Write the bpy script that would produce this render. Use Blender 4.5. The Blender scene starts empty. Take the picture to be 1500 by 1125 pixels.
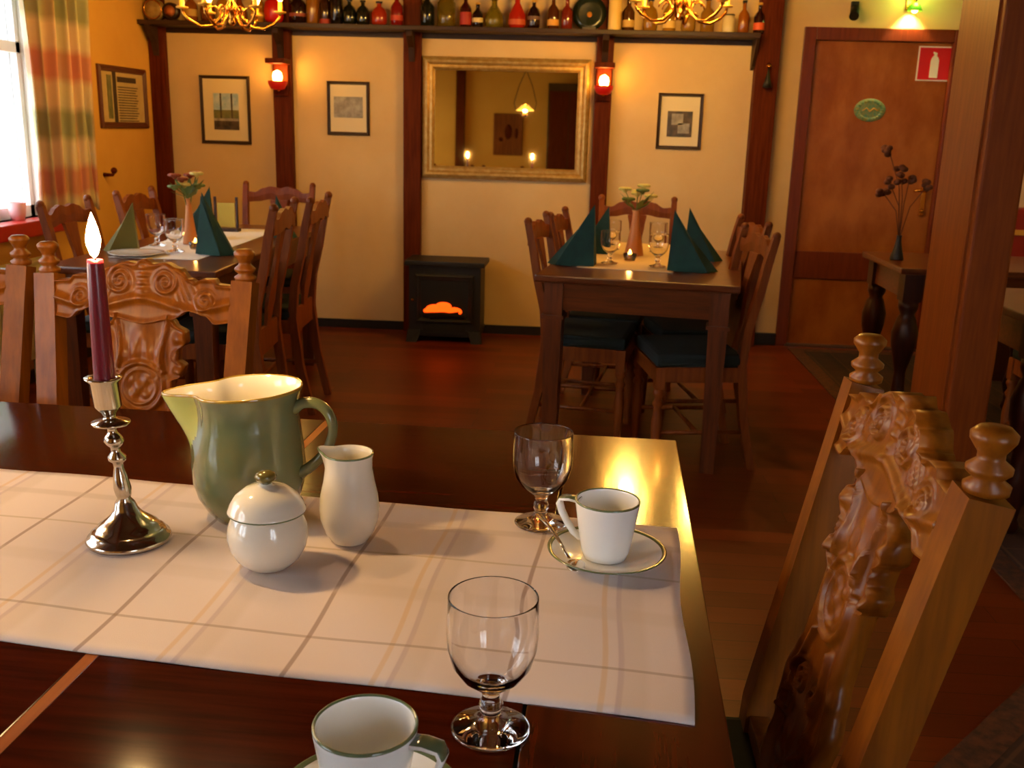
import bpy, bmesh, math, random
from mathutils import Vector, Matrix
random.seed(7)
R = math.radians
COL = bpy.context.scene.collection
sc = bpy.context.scene

# ------------------------------------------------------------------ helpers
def lin(h):
    h = h.lstrip('#'); v = [int(h[i:i+2], 16)/255 for i in (0, 2, 4)]
    return tuple((c/12.92 if c <= .04045 else ((c+.055)/1.055)**2.4) for c in v) + (1.,)

class MB:
    """collects shapes into ONE mesh"""
    def __init__(s): s.bm = bmesh.new()
    def _take(s, vs, mi, sm):
        for f in {f for v in vs for f in v.link_faces}:
            f.material_index = mi; f.smooth = sm
    def box(s, c, d, rz=0, rx=0, ry=0, mi=0, bev=0):
        M = Matrix.Translation(c) @ Matrix.Rotation(rz, 4, 'Z') @ Matrix.Rotation(ry, 4, 'Y') @ Matrix.Rotation(rx, 4, 'X') @ Matrix.Diagonal((d[0], d[1], d[2], 1))
        r = bmesh.ops.create_cube(s.bm, size=1, matrix=M)
        vs = r['verts']
        if bev:
            es = list({e for v in vs for e in v.link_edges})
            b = bmesh.ops.bevel(s.bm, geom=es, offset=bev, segments=2, affect='EDGES', profile=.6)
            vs = list({v for f in b['faces'] for v in f.verts} | {v for v in vs if v.is_valid})
        s._take(vs, mi, False); return s
    def b2(s, x0, x1, y0, y1, z0, z1, mi=0, bev=0):
        return s.box(((x0+x1)/2, (y0+y1)/2, (z0+z1)/2), (abs(x1-x0), abs(y1-y0), abs(z1-z0)), mi=mi, bev=bev)
    def lathe(s, prof, c=(0, 0, 0), n=32, mi=0, M=None, fn=None, mfn=None):
        rings = []
        for (r, z) in prof:
            ring = []
            if r < 1e-5:
                p = Vector((0, 0, z))
                if fn: p = fn(p, 0)
                if M: p = M @ p
                ring = [s.bm.verts.new(p + Vector(c))]
            else:
                for i in range(n):
                    a = 2*math.pi*i/n; p = Vector((r*math.cos(a), r*math.sin(a), z))
                    if fn: p = fn(p, a)
                    if M: p = M @ p
                    ring.append(s.bm.verts.new(p + Vector(c)))
            rings.append(ring)
        for k in range(len(rings)-1):
            A, B = rings[k], rings[k+1]
            for i in range(n):
                j = (i+1) % n
                if len(A) == 1 and len(B) == 1: continue
                if len(A) == 1: vs = (A[0], B[j], B[i])
                elif len(B) == 1: vs = (A[i], A[j], B[0])
                else: vs = (A[i], A[j], B[j], B[i])
                f = s.bm.faces.new(vs); f.smooth = True
                f.material_index = mfn(k, (i+.5)/n*2*math.pi) if mfn else mi
        for ring, flip in ((rings[0], True), (rings[-1], False)):
            if len(ring) > 1 and not getattr(s, 'nocap', False):
                f = s.bm.faces.new(ring[::-1] if flip else ring); f.material_index = mi
        return s
    def tube(s, pts, rad, n=10, mi=0, flat=1., caps=True, up=None, sm=True):
        P = [Vector(p) for p in pts]; rings = []
        if not hasattr(rad, '__len__'): rad = [rad]*len(P)
        N = None
        for i, p in enumerate(P):
            t = (P[min(i+1, len(P)-1)] - P[max(i-1, 0)]).normalized()
            if N is None:
                a = Vector(up) if up else (Vector((0, 0, 1)) if abs(t.z) < .9 else Vector((1, 0, 0)))
                N = (a - t*a.dot(t)).normalized()
            else:
                N = (N - t*N.dot(t)).normalized()
            B = t.cross(N)
            rings.append([s.bm.verts.new(p + (N*math.cos(q) + B*math.sin(q)*flat)*rad[i]) for q in [2*math.pi*k/n + math.pi/n for k in range(n)]])
        for A, B_ in zip(rings, rings[1:]):
            for k in range(n):
                f = s.bm.faces.new((A[k], A[(k+1) % n], B_[(k+1) % n], B_[k])); f.smooth = sm; f.material_index = mi
        if caps:
            f = s.bm.faces.new(rings[0][::-1]); f.material_index = mi
            f = s.bm.faces.new(rings[-1]); f.material_index = mi
        return s
    def poly(s, pts, mi=0):
        f = s.bm.faces.new([s.bm.verts.new(p) for p in pts]); f.material_index = mi; return s
    def prism(s, pts, off, mi=0):
        o = Vector(off); A = [s.bm.verts.new(Vector(p)) for p in pts]; B = [s.bm.verts.new(Vector(p)+o) for p in pts]; n = len(A)
        fs = [s.bm.faces.new(A[::-1]), s.bm.faces.new(B)] + [s.bm.faces.new((A[i], A[(i+1) % n], B[(i+1) % n], B[i])) for i in range(n)]
        for f in fs: f.material_index = mi
        return s
    def ball(s, c, r, mi=0, seg=16, sc_=(1, 1, 1)):
        M = Matrix.Translation(c) @ Matrix.Diagonal((sc_[0], sc_[1], sc_[2], 1))
        v = bmesh.ops.create_uvsphere(s.bm, u_segments=seg, v_segments=max(6, seg//2), radius=r, matrix=M)['verts']
        s._take(v, mi, True); return s
    def relief(s, mp, h, nu, nv, back, mi=0):
        """mp(a,b)->(x,z) for a in -1..1, b in 0..1 ; h(x,z)-> carved height toward -y ; back thickness toward +y; y sheared by z"""
        F, Bk = [], []
        for j in range(nv+1):
            fr, bk = [], []
            for i in range(nu+1):
                a, b = -1+2*i/nu, j/nv
                x, z = mp(a, b); y0 = shear(z)
                fr.append(s.bm.verts.new((x, y0-h(x, z, a, b), z))); bk.append(s.bm.verts.new((x, y0+back, z)))
            F.append(fr); Bk.append(bk)
        def q(*v):
            f = s.bm.faces.new(v); f.smooth = True; f.material_index = mi
        for j in range(nv):
            for i in range(nu):
                q(F[j][i], F[j][i+1], F[j+1][i+1], F[j+1][i]); q(Bk[j][i], Bk[j+1][i], Bk[j+1][i+1], Bk[j][i+1])
            q(F[j][0], F[j+1][0], Bk[j+1][0], Bk[j][0]); q(F[j][nu], Bk[j][nu], Bk[j+1][nu], F[j+1][nu])
        for i in range(nu):
            q(F[0][i], Bk[0][i], Bk[0][i+1], F[0][i+1]); q(F[nv][i], F[nv][i+1], Bk[nv][i+1], Bk[nv][i])
        return s
    def build(s, name, mat, parent=None, loc=None, rz=0, smooth=None):
        bmesh.ops.recalc_face_normals(s.bm, faces=s.bm.faces)
        me = bpy.data.meshes.new(name); s.bm.to_mesh(me); s.bm.free()
        for m in (mat if isinstance(mat, (list, tuple)) else [mat]): me.materials.append(m)
        o = bpy.data.objects.new(name, me); COL.objects.link(o)
        if parent: o.parent = parent
        if loc is not None: o.location = loc
        o.rotation_euler.z = rz
        return o

def shear(z): return (z-.5)*.205

def tag(o, label, cat, group=None, kind=None):
    o['label'] = label; o['category'] = cat
    if group: o['group'] = group
    if kind: o['kind'] = kind
    return o
def thing(name, loc, label, cat, rz=0, group=None):
    o = bpy.data.objects.new(name, None); COL.objects.link(o); o.empty_display_size = .1
    o.location = loc; o.rotation_euler.z = rz
    return tag(o, label, cat, group)
def struct(name, mb, mat, parent=None, **k):
    o = mb.build(name, mat, parent, **k)
    if parent is None: o['kind'] = 'structure'
    return o
def dup(o, loc=None, rz=None, label=None, parent=None, group=None, scale=None):
    c = o.copy(); COL.objects.link(c)
    if parent: c.parent = parent
    for ch in [x for x in bpy.data.objects if x.parent == o]: dup(ch, parent=c)
    if loc is not None: c.location = loc
    if rz is not None: c.rotation_euler.z = rz
    if scale is not None: c.scale = (scale,)*3
    if label: c['label'] = label
    if group: c['group'] = group
    return c
def interp(pts, x):
    if x <= pts[0][0]: return pts[0][1]
    for (a, b), (c, d) in zip(pts, pts[1:]):
        if x <= c: return b + (d-b)*(x-a)/(c-a)
    return pts[-1][1]
def smo(pts, x):
    if x <= pts[0][0]: return pts[0][1]
    for (a, b), (c, d) in zip(pts, pts[1:]):
        if x <= c:
            t = (x-a)/(c-a); t = t*t*(3-2*t); return b + (d-b)*t
    return pts[-1][1]

# ------------------------------------------------------------------ materials
def mat(name, col, rough=.5, metal=0, **k):
    m = bpy.data.materials.new(name); m.use_nodes = True
    nt = m.node_tree; N = nt.nodes; L = nt.links; b = N['Principled BSDF']
    c = lin(col) if isinstance(col, str) else col
    b.inputs['Base Color'].default_value = c
    b.inputs['Roughness'].default_value = rough; b.inputs['Metallic'].default_value = metal
    if 'coat' in k: b.inputs['Coat Weight'].default_value = k['coat']; b.inputs['Coat Roughness'].default_value = k.get('cr', .08)
    if 'spec' in k: b.inputs['Specular IOR Level'].default_value = k['spec']
    if 'trans' in k: b.inputs['Transmission Weight'].default_value = k['trans']; b.inputs['IOR'].default_value = k.get('ior', 1.45)
    if 'sss' in k: b.inputs['Subsurface Weight'].default_value = k['sss']; b.inputs['Subsurface Radius'].default_value = (.02, .008, .004)
    if 'emit' in k:
        b.inputs['Emission Color'].default_value = lin(k['emit']) if isinstance(k['emit'], str) else k['emit']
        b.inputs['Emission Strength'].default_value = k.get('es', 1)
    col2 = k.get('col2')
    if col2 or 'bump' in k:
        tc = N.new('ShaderNodeTexCoord'); mp = N.new('ShaderNodeMapping'); L.new(tc.outputs['Object'], mp.inputs['Vector'])
        mp.inputs['Scale'].default_value = k.get('scale', (1, 1, 1))
        nz = N.new('ShaderNodeTexNoise'); L.new(mp.outputs['Vector'], nz.inputs['Vector'])
        nz.inputs['Scale'].default_value = k.get('ns', 8); nz.inputs['Detail'].default_value = 4; nz.inputs['Roughness'].default_value = .6
        if col2:
            rp = N.new('ShaderNodeValToRGB'); L.new(nz.outputs['Fac'], rp.inputs['Fac'])
            rp.color_ramp.elements[0].position = k.get('p0', .35); rp.color_ramp.elements[1].position = k.get('p1', .65)
            rp.color_ramp.elements[0].color = c; rp.color_ramp.elements[1].color = lin(col2)
            L.new(rp.outputs['Color'], b.inputs['Base Color'])
        if 'bump' in k:
            bp = N.new('ShaderNodeBump'); bp.inputs['Strength'].default_value = k['bump']; bp.inputs['Distance'].default_value = k.get('bd', .002)
            L.new(nz.outputs['Fac'], bp.inputs['Height']); L.new(bp.outputs['Normal'], b.inputs['Normal'])
    return m
def wood(name, c1, c2, rough=.35, axis='X', ns=5, coat=.0, bump=.05, cr=.1, spec=.35):
    s = {'X': (1, 14, 14), 'Y': (14, 1, 14), 'Z': (14, 14, 1)}[axis]
    return mat(name, c1, rough, col2=c2, scale=s, ns=ns, bump=bump, coat=coat, cr=cr, spec=spec)

M = {}
M['plaster'] = mat('plaster', '#d6b278', .85, col2='#dcbb82', ns=3, bump=.25, bd=.004)
M['plaster_yellow'] = mat('yellow_plaster', '#dca444', .85, col2='#e2ac4c', ns=3, bump=.2, bd=.004)
M['plaster_lime'] = mat('lime_plaster', '#cfc080', .85, col2='#d6c98c', ns=3, bump=.2, bd=.004)
M['ceiling'] = wood('ceiling_boards', '#4a2a12', '#5c3618', .6, 'Y')
M['post'] = wood('post_wood', '#4e1b07', '#64290d', .5, 'Z', spec=.06)
M['beam'] = wood('beam_wood', '#571a06', '#6e280c', .5, 'Y', spec=.15)
M['bigpost'] = wood('big_post_wood', '#6c2e08', '#7c3a0c', .45, 'Z', spec=.15)
M['shelfwood'] = wood('shelf_wood', '#2e1a0c', '#3d2412', .5, 'X')
M['tablewood'] = wood('table_wood', '#2e0c03', '#451505', .17, 'X', 4, spec=.05)
M['tablewood_gleam'] = wood('table_wood_gleam', '#340f05', '#541c07', .14, 'Y', 4, spec=.4, coat=.4, cr=.08)  # lighter, coated copy of the table wood, made to carry the gold reflection
M['seam_glint'] = wood('table_seam_glint', '#8a4410', '#a05618', .4, 'Y', spec=.15)  # orange tone stands in for light caught on the seam's bevel
M['btable'] = wood('back_table_wood', '#4a2009', '#673010', .28, 'X', coat=.3)
M['btableleg'] = wood('back_table_leg_wood', '#4a2009', '#673010', .35, 'Z')
M['carved'] = wood('carved_wood', '#6e3a08', '#874c0c', .36, 'Z', 4, coat=.10, cr=.2, spec=.25)
M['chair'] = wood('chair_wood', '#6b300c', '#824214', .42, 'Z', 4, spec=.22)
M['darkchair'] = wood('dark_turned_wood', '#2b0f06', '#3c170a', .35, 'Z')
M['green_seat'] = mat('green_seat_fabric', '#0c1c1c', .9, bump=.3, ns=90)
M['teal'] = mat('teal_paper', '#08322b', .85, col2='#0b3d34', ns=20)
M['olive_paper'] = mat('olive_paper', '#6b6420', .8)
M['white_cloth'] = mat('white_cloth', '#d9d4cc', .9, bump=.2, ns=60)
M['cream_cloth'] = mat('cream_cloth', '#d8b98c', .9, bump=.2, ns=60)
M['silver'] = mat('silver', '#c9c2b4', .16, 1)
M['brass'] = mat('brass', '#c98a35', .25, 1)
M['black'] = mat('black_iron', '#15110f', .5)
M['blackwood'] = mat('black_skirting', '#120c0a', .5)
M['candle'] = mat('red_candle_wax', '#7d0e22', .35, sss=.25, coat=.2)
M['flame'] = mat('flame', '#ffffff', .5, emit='#ffcc84', es=1300)
M['bulb'] = mat('lit_bulb', '#ffffff', .5, emit='#ffb347', es=60)
M['tea'] = mat('tea_flame', '#ffffff', .5, emit='#ffb040', es=14)
M['wick'] = mat('wick', '#1a120d', .9)
M['ceramic'] = mat('cream_ceramic', '#e6e0cf', .12, coat=.5, cr=.03)
M['white_china'] = mat('white_china', '#f1f3f0', .12, coat=.5, cr=.03)
M['greenrim'] = mat('green_glaze_rim', '#5f6e50', .15, coat=.5)
M['jug_green'] = mat('sage_green_glaze', '#6a7450', .16, col2='#7c7a4c', ns=9, coat=.6, cr=.03, p0=.4, p1=.7)
M['jug_light'] = mat('light_green_glaze', '#aab45c', .14, coat=.6, cr=.03)
M['jug_rim'] = mat('golden_glaze_rim', '#9a8030', .15, coat=.5)
M['glass'] = mat('clear_glass', '#ffffff', 0, trans=1, ior=1.45)
M['pane'] = mat('window_glass', '#ffffff', 0, trans=1, ior=1.0)
M['white_paint'] = mat('white_window_paint', '#e8e6e2', .4)
M['red_paint'] = mat('red_sill_paint', '#b01c12', .35, coat=.3)
M['radiator'] = mat('radiator_paint', '#cfc79a', .4)
M['frame_gold'] = mat('cream_gold_frame', '#b08a42', .34, .45, col2='#c8a662', ns=30)
M['mirror'] = mat('mirror_glass', '#d0bd84', .02, 1)
M['frame_dark'] = mat('dark_picture_frame', '#2b130a', .4)
M['frame_brown'] = mat('brown_picture_frame', '#5a260c', .4)
M['mount'] = mat('picture_mount', '#e0cda0', .6)
M['blue_print'] = mat('blue_print', '#8fb0c8', .5, col2='#c0ccd0', ns=20)
M['green_print'] = mat('green_print', '#5d6238', .5, col2='#7c7848', ns=20)
M['dark_print'] = mat('dark_print', '#2e2722', .5, col2='#5c4c3c', ns=24)
M['grey_print'] = mat('grey_print', '#7c756a', .5, col2='#aca594', ns=24)
M['paper'] = mat('parchment', '#cbb27c', .7, col2='#bca06a', ns=8)
M['ink'] = mat('ink', '#3a2a22', .7)
M['doorwood'] = mat('door_veneer', '#8a4410', .36, col2='#a86222', scale=(2, 2, 1), ns=3, spec=.35)
M['doortrim'] = wood('door_casing_wood', '#63260b', '#753010', .4, 'Z')
M['signred'] = mat('sign_red', '#d3181c', .4)
M['signwhite'] = mat('sign_white', '#ece6d8', .4)
M['signgreen'] = mat('plaque_green', '#4d8468', .5, col2='#8c8a48', ns=60)
M['redshade'] = mat('red_glass_shade', '#b8160c', .4, emit='#b01008', es=.25)
M['alu'] = mat('threshold_metal', '#9a9a98', .35, 1)
M['ember'] = mat('glowing_embers', '#ff5010', .8, emit='#ff4408', es=3.0)
M['coal'] = mat('coal', '#180c08', .9)
M['redbench'] = mat('red_leather', '#8c1a10', .4)
M['gold'] = mat('gold_trim', '#d09a30', .4)
M['terracotta'] = mat('terracotta_vase', '#c27a3c', .5)
M['leafg'] = mat('leaf_green', '#5a6a28', .7)
M['petal'] = mat('pale_petal', '#c8b860', .7)
M['petal_red'] = mat('rust_petal', '#8a3a18', .7)
M['dry'] = mat('dried_flower', '#5a2a0c', .8)
M['sage'] = mat('hedge', '#4f8a2c', .9, col2='#7cae50', ns=30)
M['house'] = mat('white_house_wall', '#f2f2f2', .8)
M['glassdark'] = mat('dark_house_window', '#3a3f42', .2)
M['lawn'] = mat('outside_paving', '#b8b8ae', .9)
M['pinkpot'] = mat('pink_pot', '#d8a0a0', .6)

# floor : reddish laminate planks along X
def floor_mat():
    m = mat('floor_planks', '#6a2408', .38, spec=.22); nt = m.node_tree; N = nt.nodes; L = nt.links; b = N['Principled BSDF']
    tc = N.new('ShaderNodeTexCoord')
    br = N.new('ShaderNodeTexBrick'); L.new(tc.outputs['Object'], br.inputs['Vector'])
    br.inputs['Color1'].default_value = lin('#74300f'); br.inputs['Color2'].default_value = lin('#582006'); br.inputs['Mortar'].default_value = lin('#341006')
    br.inputs['Scale'].default_value = 1; br.inputs['Brick Width'].default_value = 1.2; br.inputs['Row Height'].default_value = .095
    br.inputs['Mortar Size'].default_value = .0012; br.offset = .37
    mp = N.new('ShaderNodeMapping'); mp.inputs['Scale'].default_value = (1.6, 22, 1); L.new(tc.outputs['Object'], mp.inputs['Vector'])
    nz = N.new('ShaderNodeTexNoise'); nz.inputs['Scale'].default_value = 2.5; nz.inputs['Detail'].default_value = 5; L.new(mp.outputs['Vector'], nz.inputs['Vector'])
    mx = N.new('ShaderNodeMix'); mx.data_type = 'RGBA'; mx.blend_type = 'MULTIPLY'; mx.inputs['Factor'].default_value = .55
    rp = N.new('ShaderNodeValToRGB'); rp.color_ramp.elements[0].color = (.45, .4, .4, 1); rp.color_ramp.elements[1].color = (1.2, 1.1, 1, 1)
    L.new(nz.outputs['Fac'], rp.inputs['Fac']); L.new(br.outputs['Color'], mx.inputs['A']); L.new(rp.outputs['Color'], mx.inputs['B'])
    L.new(mx.outputs['Result'], b.inputs['Base Color'])
    return m
M['floor'] = floor_mat()

def stripes(N, L, sock, period, centers, width):
    """0/1 mask of stripes at centers (within period) of given width, on scalar socket"""
    md = N.new('ShaderNodeMath'); md.operation = 'FLOORED_MODULO'; md.inputs[1].default_value = period; L.new(sock, md.inputs[0])
    acc = None
    for c in centers:
        s_ = N.new('ShaderNodeMath'); s_.operation = 'SUBTRACT'; L.new(md.outputs[0], s_.inputs[0]); s_.inputs[1].default_value = c
        a = N.new('ShaderNodeMath'); a.operation = 'ABSOLUTE'; L.new(s_.outputs[0], a.inputs[0])
        mr = N.new('ShaderNodeMapRange'); L.new(a.outputs[0], mr.inputs['Value'])
        mr.inputs['From Min'].default_value = width*.35; mr.inputs['From Max'].default_value = width*.65
        mr.inputs['To Min'].default_value = 1; mr.inputs['To Max'].default_value = 0
        if acc is None: acc = mr.outputs[0]
        else:
            mm = N.new('ShaderNodeMath'); mm.operation = 'MAXIMUM'; L.new(acc, mm.inputs[0]); L.new(mr.outputs[0], mm.inputs[1]); acc = mm.outputs[0]
    return acc
def uvmat(name, base, rough, layers, bump=.25, bs=500):
    """layers: (axis, period, centers, width, colour, strength)"""
    m = mat(name, base, rough); nt = m.node_tree; N = nt.nodes; L = nt.links; b = N['Principled BSDF']
    uv = N.new('ShaderNodeUVMap'); uv.uv_map = 'UVMap'; sp = N.new('ShaderNodeSeparateXYZ'); L.new(uv.outputs[0], sp.inputs[0])
    rgb = N.new('ShaderNodeRGB'); rgb.outputs[0].default_value = lin(base); cur = rgb.outputs[0]
    for ax, per, cs, w, colr, st in layers:
        msk = stripes(N, L, sp.outputs[ax], per, cs, w)
        mu = N.new('ShaderNodeMath'); mu.operation = 'MULTIPLY'; L.new(msk, mu.inputs[0]); mu.inputs[1].default_value = st
        mx = N.new('ShaderNodeMix'); mx.data_type = 'RGBA'; L.new(mu.outputs[0], mx.inputs['Factor']); L.new(cur, mx.inputs['A'])
        mx.inputs['B'].default_value = lin(colr); cur = mx.outputs['Result']
    L.new(cur, b.inputs['Base Color'])
    nz = N.new('ShaderNodeTexNoise'); nz.inputs['Scale'].default_value = bs; L.new(uv.outputs[0], nz.inputs['Vector'])
    bp = N.new('ShaderNodeBump'); bp.inputs['Strength'].default_value = bump; bp.inputs['Distance'].default_value = .0006
    L.new(nz.outputs['Fac'], bp.inputs['Height']); L.new(bp.outputs['Normal'], b.inputs['Normal'])
    return m
def uvgrid(name, fn, nu, nv, m, thick=0, us=1, vs=1, parent=None):
    """grid mesh fn(u,v)->xyz, u,v in 0..1 ; UV in metres (us,vs)"""
    bm = bmesh.new(); uvl = bm.loops.layers.uv.new('UVMap')
    V = [[bm.verts.new(fn(i/nu, j/nv)) for i in range(nu+1)] for j in range(nv+1)]
    for j in range(nv):
        for i in range(nu):
            f = bm.faces.new((V[j][i], V[j][i+1], V[j+1][i+1], V[j+1][i])); f.smooth = True
            for lp, (a, b) in zip(f.loops, ((i, j), (i+1, j), (i+1, j+1), (i, j+1))): lp[uvl].uv = (a/nu*us, b/nv*vs)
    me = bpy.data.meshes.new(name); bm.to_mesh(me); bm.free(); me.materials.append(m)
    o = bpy.data.objects.new(name, me); COL.objects.link(o)
    if thick:
        md = o.modifiers.new('thick', 'SOLIDIFY'); md.thickness = thick; md.offset = 1
    if parent: o.parent = parent
    return o

# ------------------------------------------------------------------ room constants
YW, XL, XR, YR, ZC = 6.248, -2.70, 3.1, -1.25, 2.40

# ------------------------------------------------------------------ setting
struct('floor', MB().b2(XL-.2, XR+.2, YR-.2, YW+.2, -.1, 0), M['floor'])
struct('ceiling', MB().b2(XL-.2, XR+.2, YR-.2, YW+.2, ZC, ZC+.1), M['ceiling'])
DX0, DX1, DZ = 1.325, 2.143, 1.857      # door opening
w = MB(); w.b2(XL-.2, DX0, YW, YW+.2, 0, ZC).b2(DX1, XR+.2, YW, YW+.2, 0, ZC).b2(DX0, DX1, YW, YW+.2, DZ, ZC).b2(DX0, DX1, YW+.15, YW+.2, 0, DZ)
struct('wall_back', w, M['plaster'])
WIN = [(3.45, 4.86, .80, 1.98), (1.0, 2.5, .80, 1.98), (-1.0, .4, .80, 1.98)]  # first one is in view; the other two are unseen, added for daylight
def wall_windows(y0, y1, wins):
    w = MB(); ys = y0
    for (a, b, z0, z1) in sorted(wins):
        w.b2(XL-.2, XL, ys, a, 0, ZC); w.b2(XL-.2, XL, a, b, 0, z0); w.b2(XL-.2, XL, a, b, z1, ZC); ys = b
    w.b2(XL-.2, XL, ys, y1, 0, ZC); return w
struct('wall_left', wall_windows(YR, YW, WIN), M['plaster_yellow'])
struct('wall_right', MB().b2(XR, XR+.2, YR, YW, 0, ZC), M['plaster'])
RW = (.75, 1.75, .85, 2.0)  # opening for the added fill window
struct('wall_rear', MB().b2(XL-.2, RW[0], YR-.2, YR, 0, ZC).b2(RW[1], XR+.2, YR-.2, YR, 0, ZC).b2(RW[0], RW[1], YR-.2, YR, 0, RW[2]).b2(RW[0], RW[1], YR-.2, YR, RW[3], ZC), M['plaster_yellow'])
# skirting
struct('baseboard_back', MB().b2(XL, -2.71+.01, YW-.015, YW, 0, .07).b2(-2.6, 1.0, YW-.016, YW, 0, .055).b2(1.0, 1.265, YW-.03, YW, 0, .075), M['blackwood'])
struct('baseboard_left', MB().b2(XL, XL+.015, YR, YW, 0, .06), M['blackwood'])
# timber posts on the back wall
posts = [(-2.70, -2.60), (-1.925, -1.812), (-1.116, -1.008), (.050, .152), (.988, 1.122)]
for i, (a, b) in enumerate(posts):
    d = .055 if i < 4 else .10
    struct('trim_%d' % (i+1), MB().b2(a, b, YW-d, YW, 0, ZC, bev=.006), M['post'])
# ceiling beams
for i, x in enumerate((-1.868, -1.062, .101, 1.055)):
    struct('trim_%d' % (i+6), MB().b2(x-.06, x+.06, YR, YW, ZC-.13, ZC, bev=.006), M['beam'])
struct('trim_10', MB().b2(1.12, XR, YW-.05, YW, 2.10, 2.2, bev=.006), M['beam'])
# window joinery
for k, (a, b, z0, z1) in enumerate(WIN):
    n = 'window_%d' % (k+1); t = .055
    r = bpy.data.objects.new(n, None); COL.objects.link(r); r.location = (XL, (a+b)/2, z0); r['kind'] = 'structure'
    h = (b-a)/2; H = z1-z0
    f = MB(); X0, X1 = -.12, -.05
    f.b2(X0, X1, -h, -h+t, 0, H).b2(X0, X1, h-t, h, 0, H).b2(X0, X1, -h, h, 0, t).b2(X0, X1, -h, h, H-t, H).b2(X0, X1, -h, h, .78-.0, .83)
    f.b2(X0, X1, -.025, .025, 0, H)
    f.b2(-.2, 0, h-.02, h, 0, H).b2(-.2, 0, -h, -h+.02, 0, H).b2(-.2, 0, -h, h, H-.02, H)
    f.build('window_frame', M['white_paint'], r)
    MB().b2(-.088, -.084, -h+t, h-t, t, H-t).build('pane', M['pane'], r)
    MB().b2(-.2, .09, -h-.06, h+.06, -.075, .0, bev=.008).build('window_sill', M['red_paint'], r)
    if k == 0: MB().b2(-.05, -.035, .35, .37, .74, .86, bev=.003).build('window_handle', M['black'], r)

# unseen rear window, added to throw daylight on the crockery
r = bpy.data.objects.new('window_4', None); COL.objects.link(r); r.location = ((RW[0]+RW[1])/2, YR, RW[2]); r['kind'] = 'structure'
h = (RW[1]-RW[0])/2; H = RW[3]-RW[2]; t = .055
MB().b2(-h, -h+t, -.12, -.06, 0, H).b2(h-t, h, -.12, -.06, 0, H).b2(-h, h, -.12, -.06, 0, t).b2(-h, h, -.12, -.06, H-t, H).b2(-.025, .025, -.12, -.06, 0, H).build('window_frame', M['white_paint'], r)
MB().b2(-h+t, h-t, -.092, -.088, t, H-t).build('pane', M['pane'], r)
MB().b2(-h-.06, h+.06, -.2, .06, -.05, 0, bev=.008).build('window_sill', M['red_paint'], r)

# door
r = bpy.data.objects.new('door_1', None); COL.objects.link(r); r.location = (DX0, YW, 0); r['kind'] = 'structure'
W_ = DX1-DX0
dl = MB().b2(.012, W_-.012, .02, .06, .01, DZ-.012, bev=.003); dl.build('door_leaf', M['doorwood'], r)
MB().b2(.012, W_-.012, .008, .02, .43, .60, bev=.004).build('middle_rail', M['doortrim'], r)
c = MB(); c.b2(-.058, .012, -.02, .06, 0, DZ+.06, bev=.005).b2(W_-.012, W_+.09, -.02, .06, 0, DZ+.06, bev=.005).b2(.012, W_-.012, -.02, .06, DZ-.012, DZ+.06, bev=.005)
c.build('door_casing', M['doortrim'], r)
hd = MB(); hd.b2(.715, .745, .008, .02, .84, 1.06, bev=.003).tube([(.73, .01, .99), (.73, -.03, .99), (.70, -.04, .995), (.655, -.04, .99)], [.008, .008, .01, .007], 8)
hd.ball((.73, .0, 1.05), .013).ball((.73, .0, .87), .012)
hd.build('door_handle', M['brass'], r).location.x = .022
MB().b2(-.0, W_, -.035, .02, 0, .012).build('threshold_strip', M['alu'], r)
# sign, plaque
def in_front(n, pts_mb, m, y, label, cat): ...
s = thing('fire_extinguisher_sign', (2.043, YW+.0195, 1.63), 'square red fire extinguisher sign with white cylinder symbol on the brown door', 'sign')
MB().b2(-.098, .098, -.004, 0, 0, .196, bev=.001).build('sign_plate', M['signwhite'], s)
MB().b2(-.090, .090, -.0065, -.004, .008, .188).build('red_panel', M['signred'], s)
sy = MB(); sy.prism([(-.024, -.009, .018), (.024, -.009, .018), (.024, -.009, .115), (.018, -.009, .132), (.008, -.009, .142), (.010, -.009, .158), (-.012, -.009, .166), (-.014, -.009, .158), (-.006, -.009, .148), (-.018, -.009, .132), (-.024, -.009, .115)], (0, .0025, 0))
sy.build('extinguisher_symbol', M['signwhite'], s)
s = thing('oval_plaque', (1.70, YW+.0195, 1.455), 'small oval green and gold leafy plaque on the upper door', 'plaque')
p = MB(); p.lathe([(.0, 0), (.09, 0), (.093, .006), (.084, .010), (.0, .008)], n=40, M=Matrix.Rotation(R(90), 4, 'X') @ Matrix.Diagonal((1, .72, 1, 1)))
p.build('plaque_base', M['signgreen'], s)
p = MB()
for i in range(22):
    a = i/22*2*math.pi; p.ball((.072*math.cos(a), -.009, .052*math.sin(a)), .011, seg=8, sc_=(1.2, .5, .8))
p.build('leaf_border', M['signgreen'], s)
p = MB().tube([(-.045, -.010, -.005), (-.02, -.012, .012), (0, -.012, -.008), (.02, -.012, .012), (.045, -.010, -.002)], .0035, 6).build('scroll_motif', M['gold'], s)

# ------------------------------------------------------------------ shelf with bottles
sh = thing('wall_shelf', (0, YW, 1.835), 'long dark wooden shelf of bottles running high along the back wall', 'shelf')
MB().b2(-2.76, .985, -.19, 0, 0, .027, bev=.004).build('shelf_board', M['shelfwood'], sh)
for a, b in posts[:4]:
    x = (a+b)/2
    MB().prism([(x-.018, -.055, -.17), (x-.018, -.055, 0), (x-.018, -.17, 0), (x-.018, -.16, -.03), (x-.018, -.085, -.09)], (.036, 0, 0)).build('bracket', M['shelfwood'], sh)
MB().prism([(.968, -.002, -.17), (.968, -.002, 0), (.968, -.17, 0), (.968, -.16, -.03), (.968, -.06, -.15)], (.018, 0, 0)).build('bracket', M['shelfwood'], sh)
MB().b2(-2.76, .985, -.008, 0, -.03, 0).build('support_strip', M['shelfwood'], sh)

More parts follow.
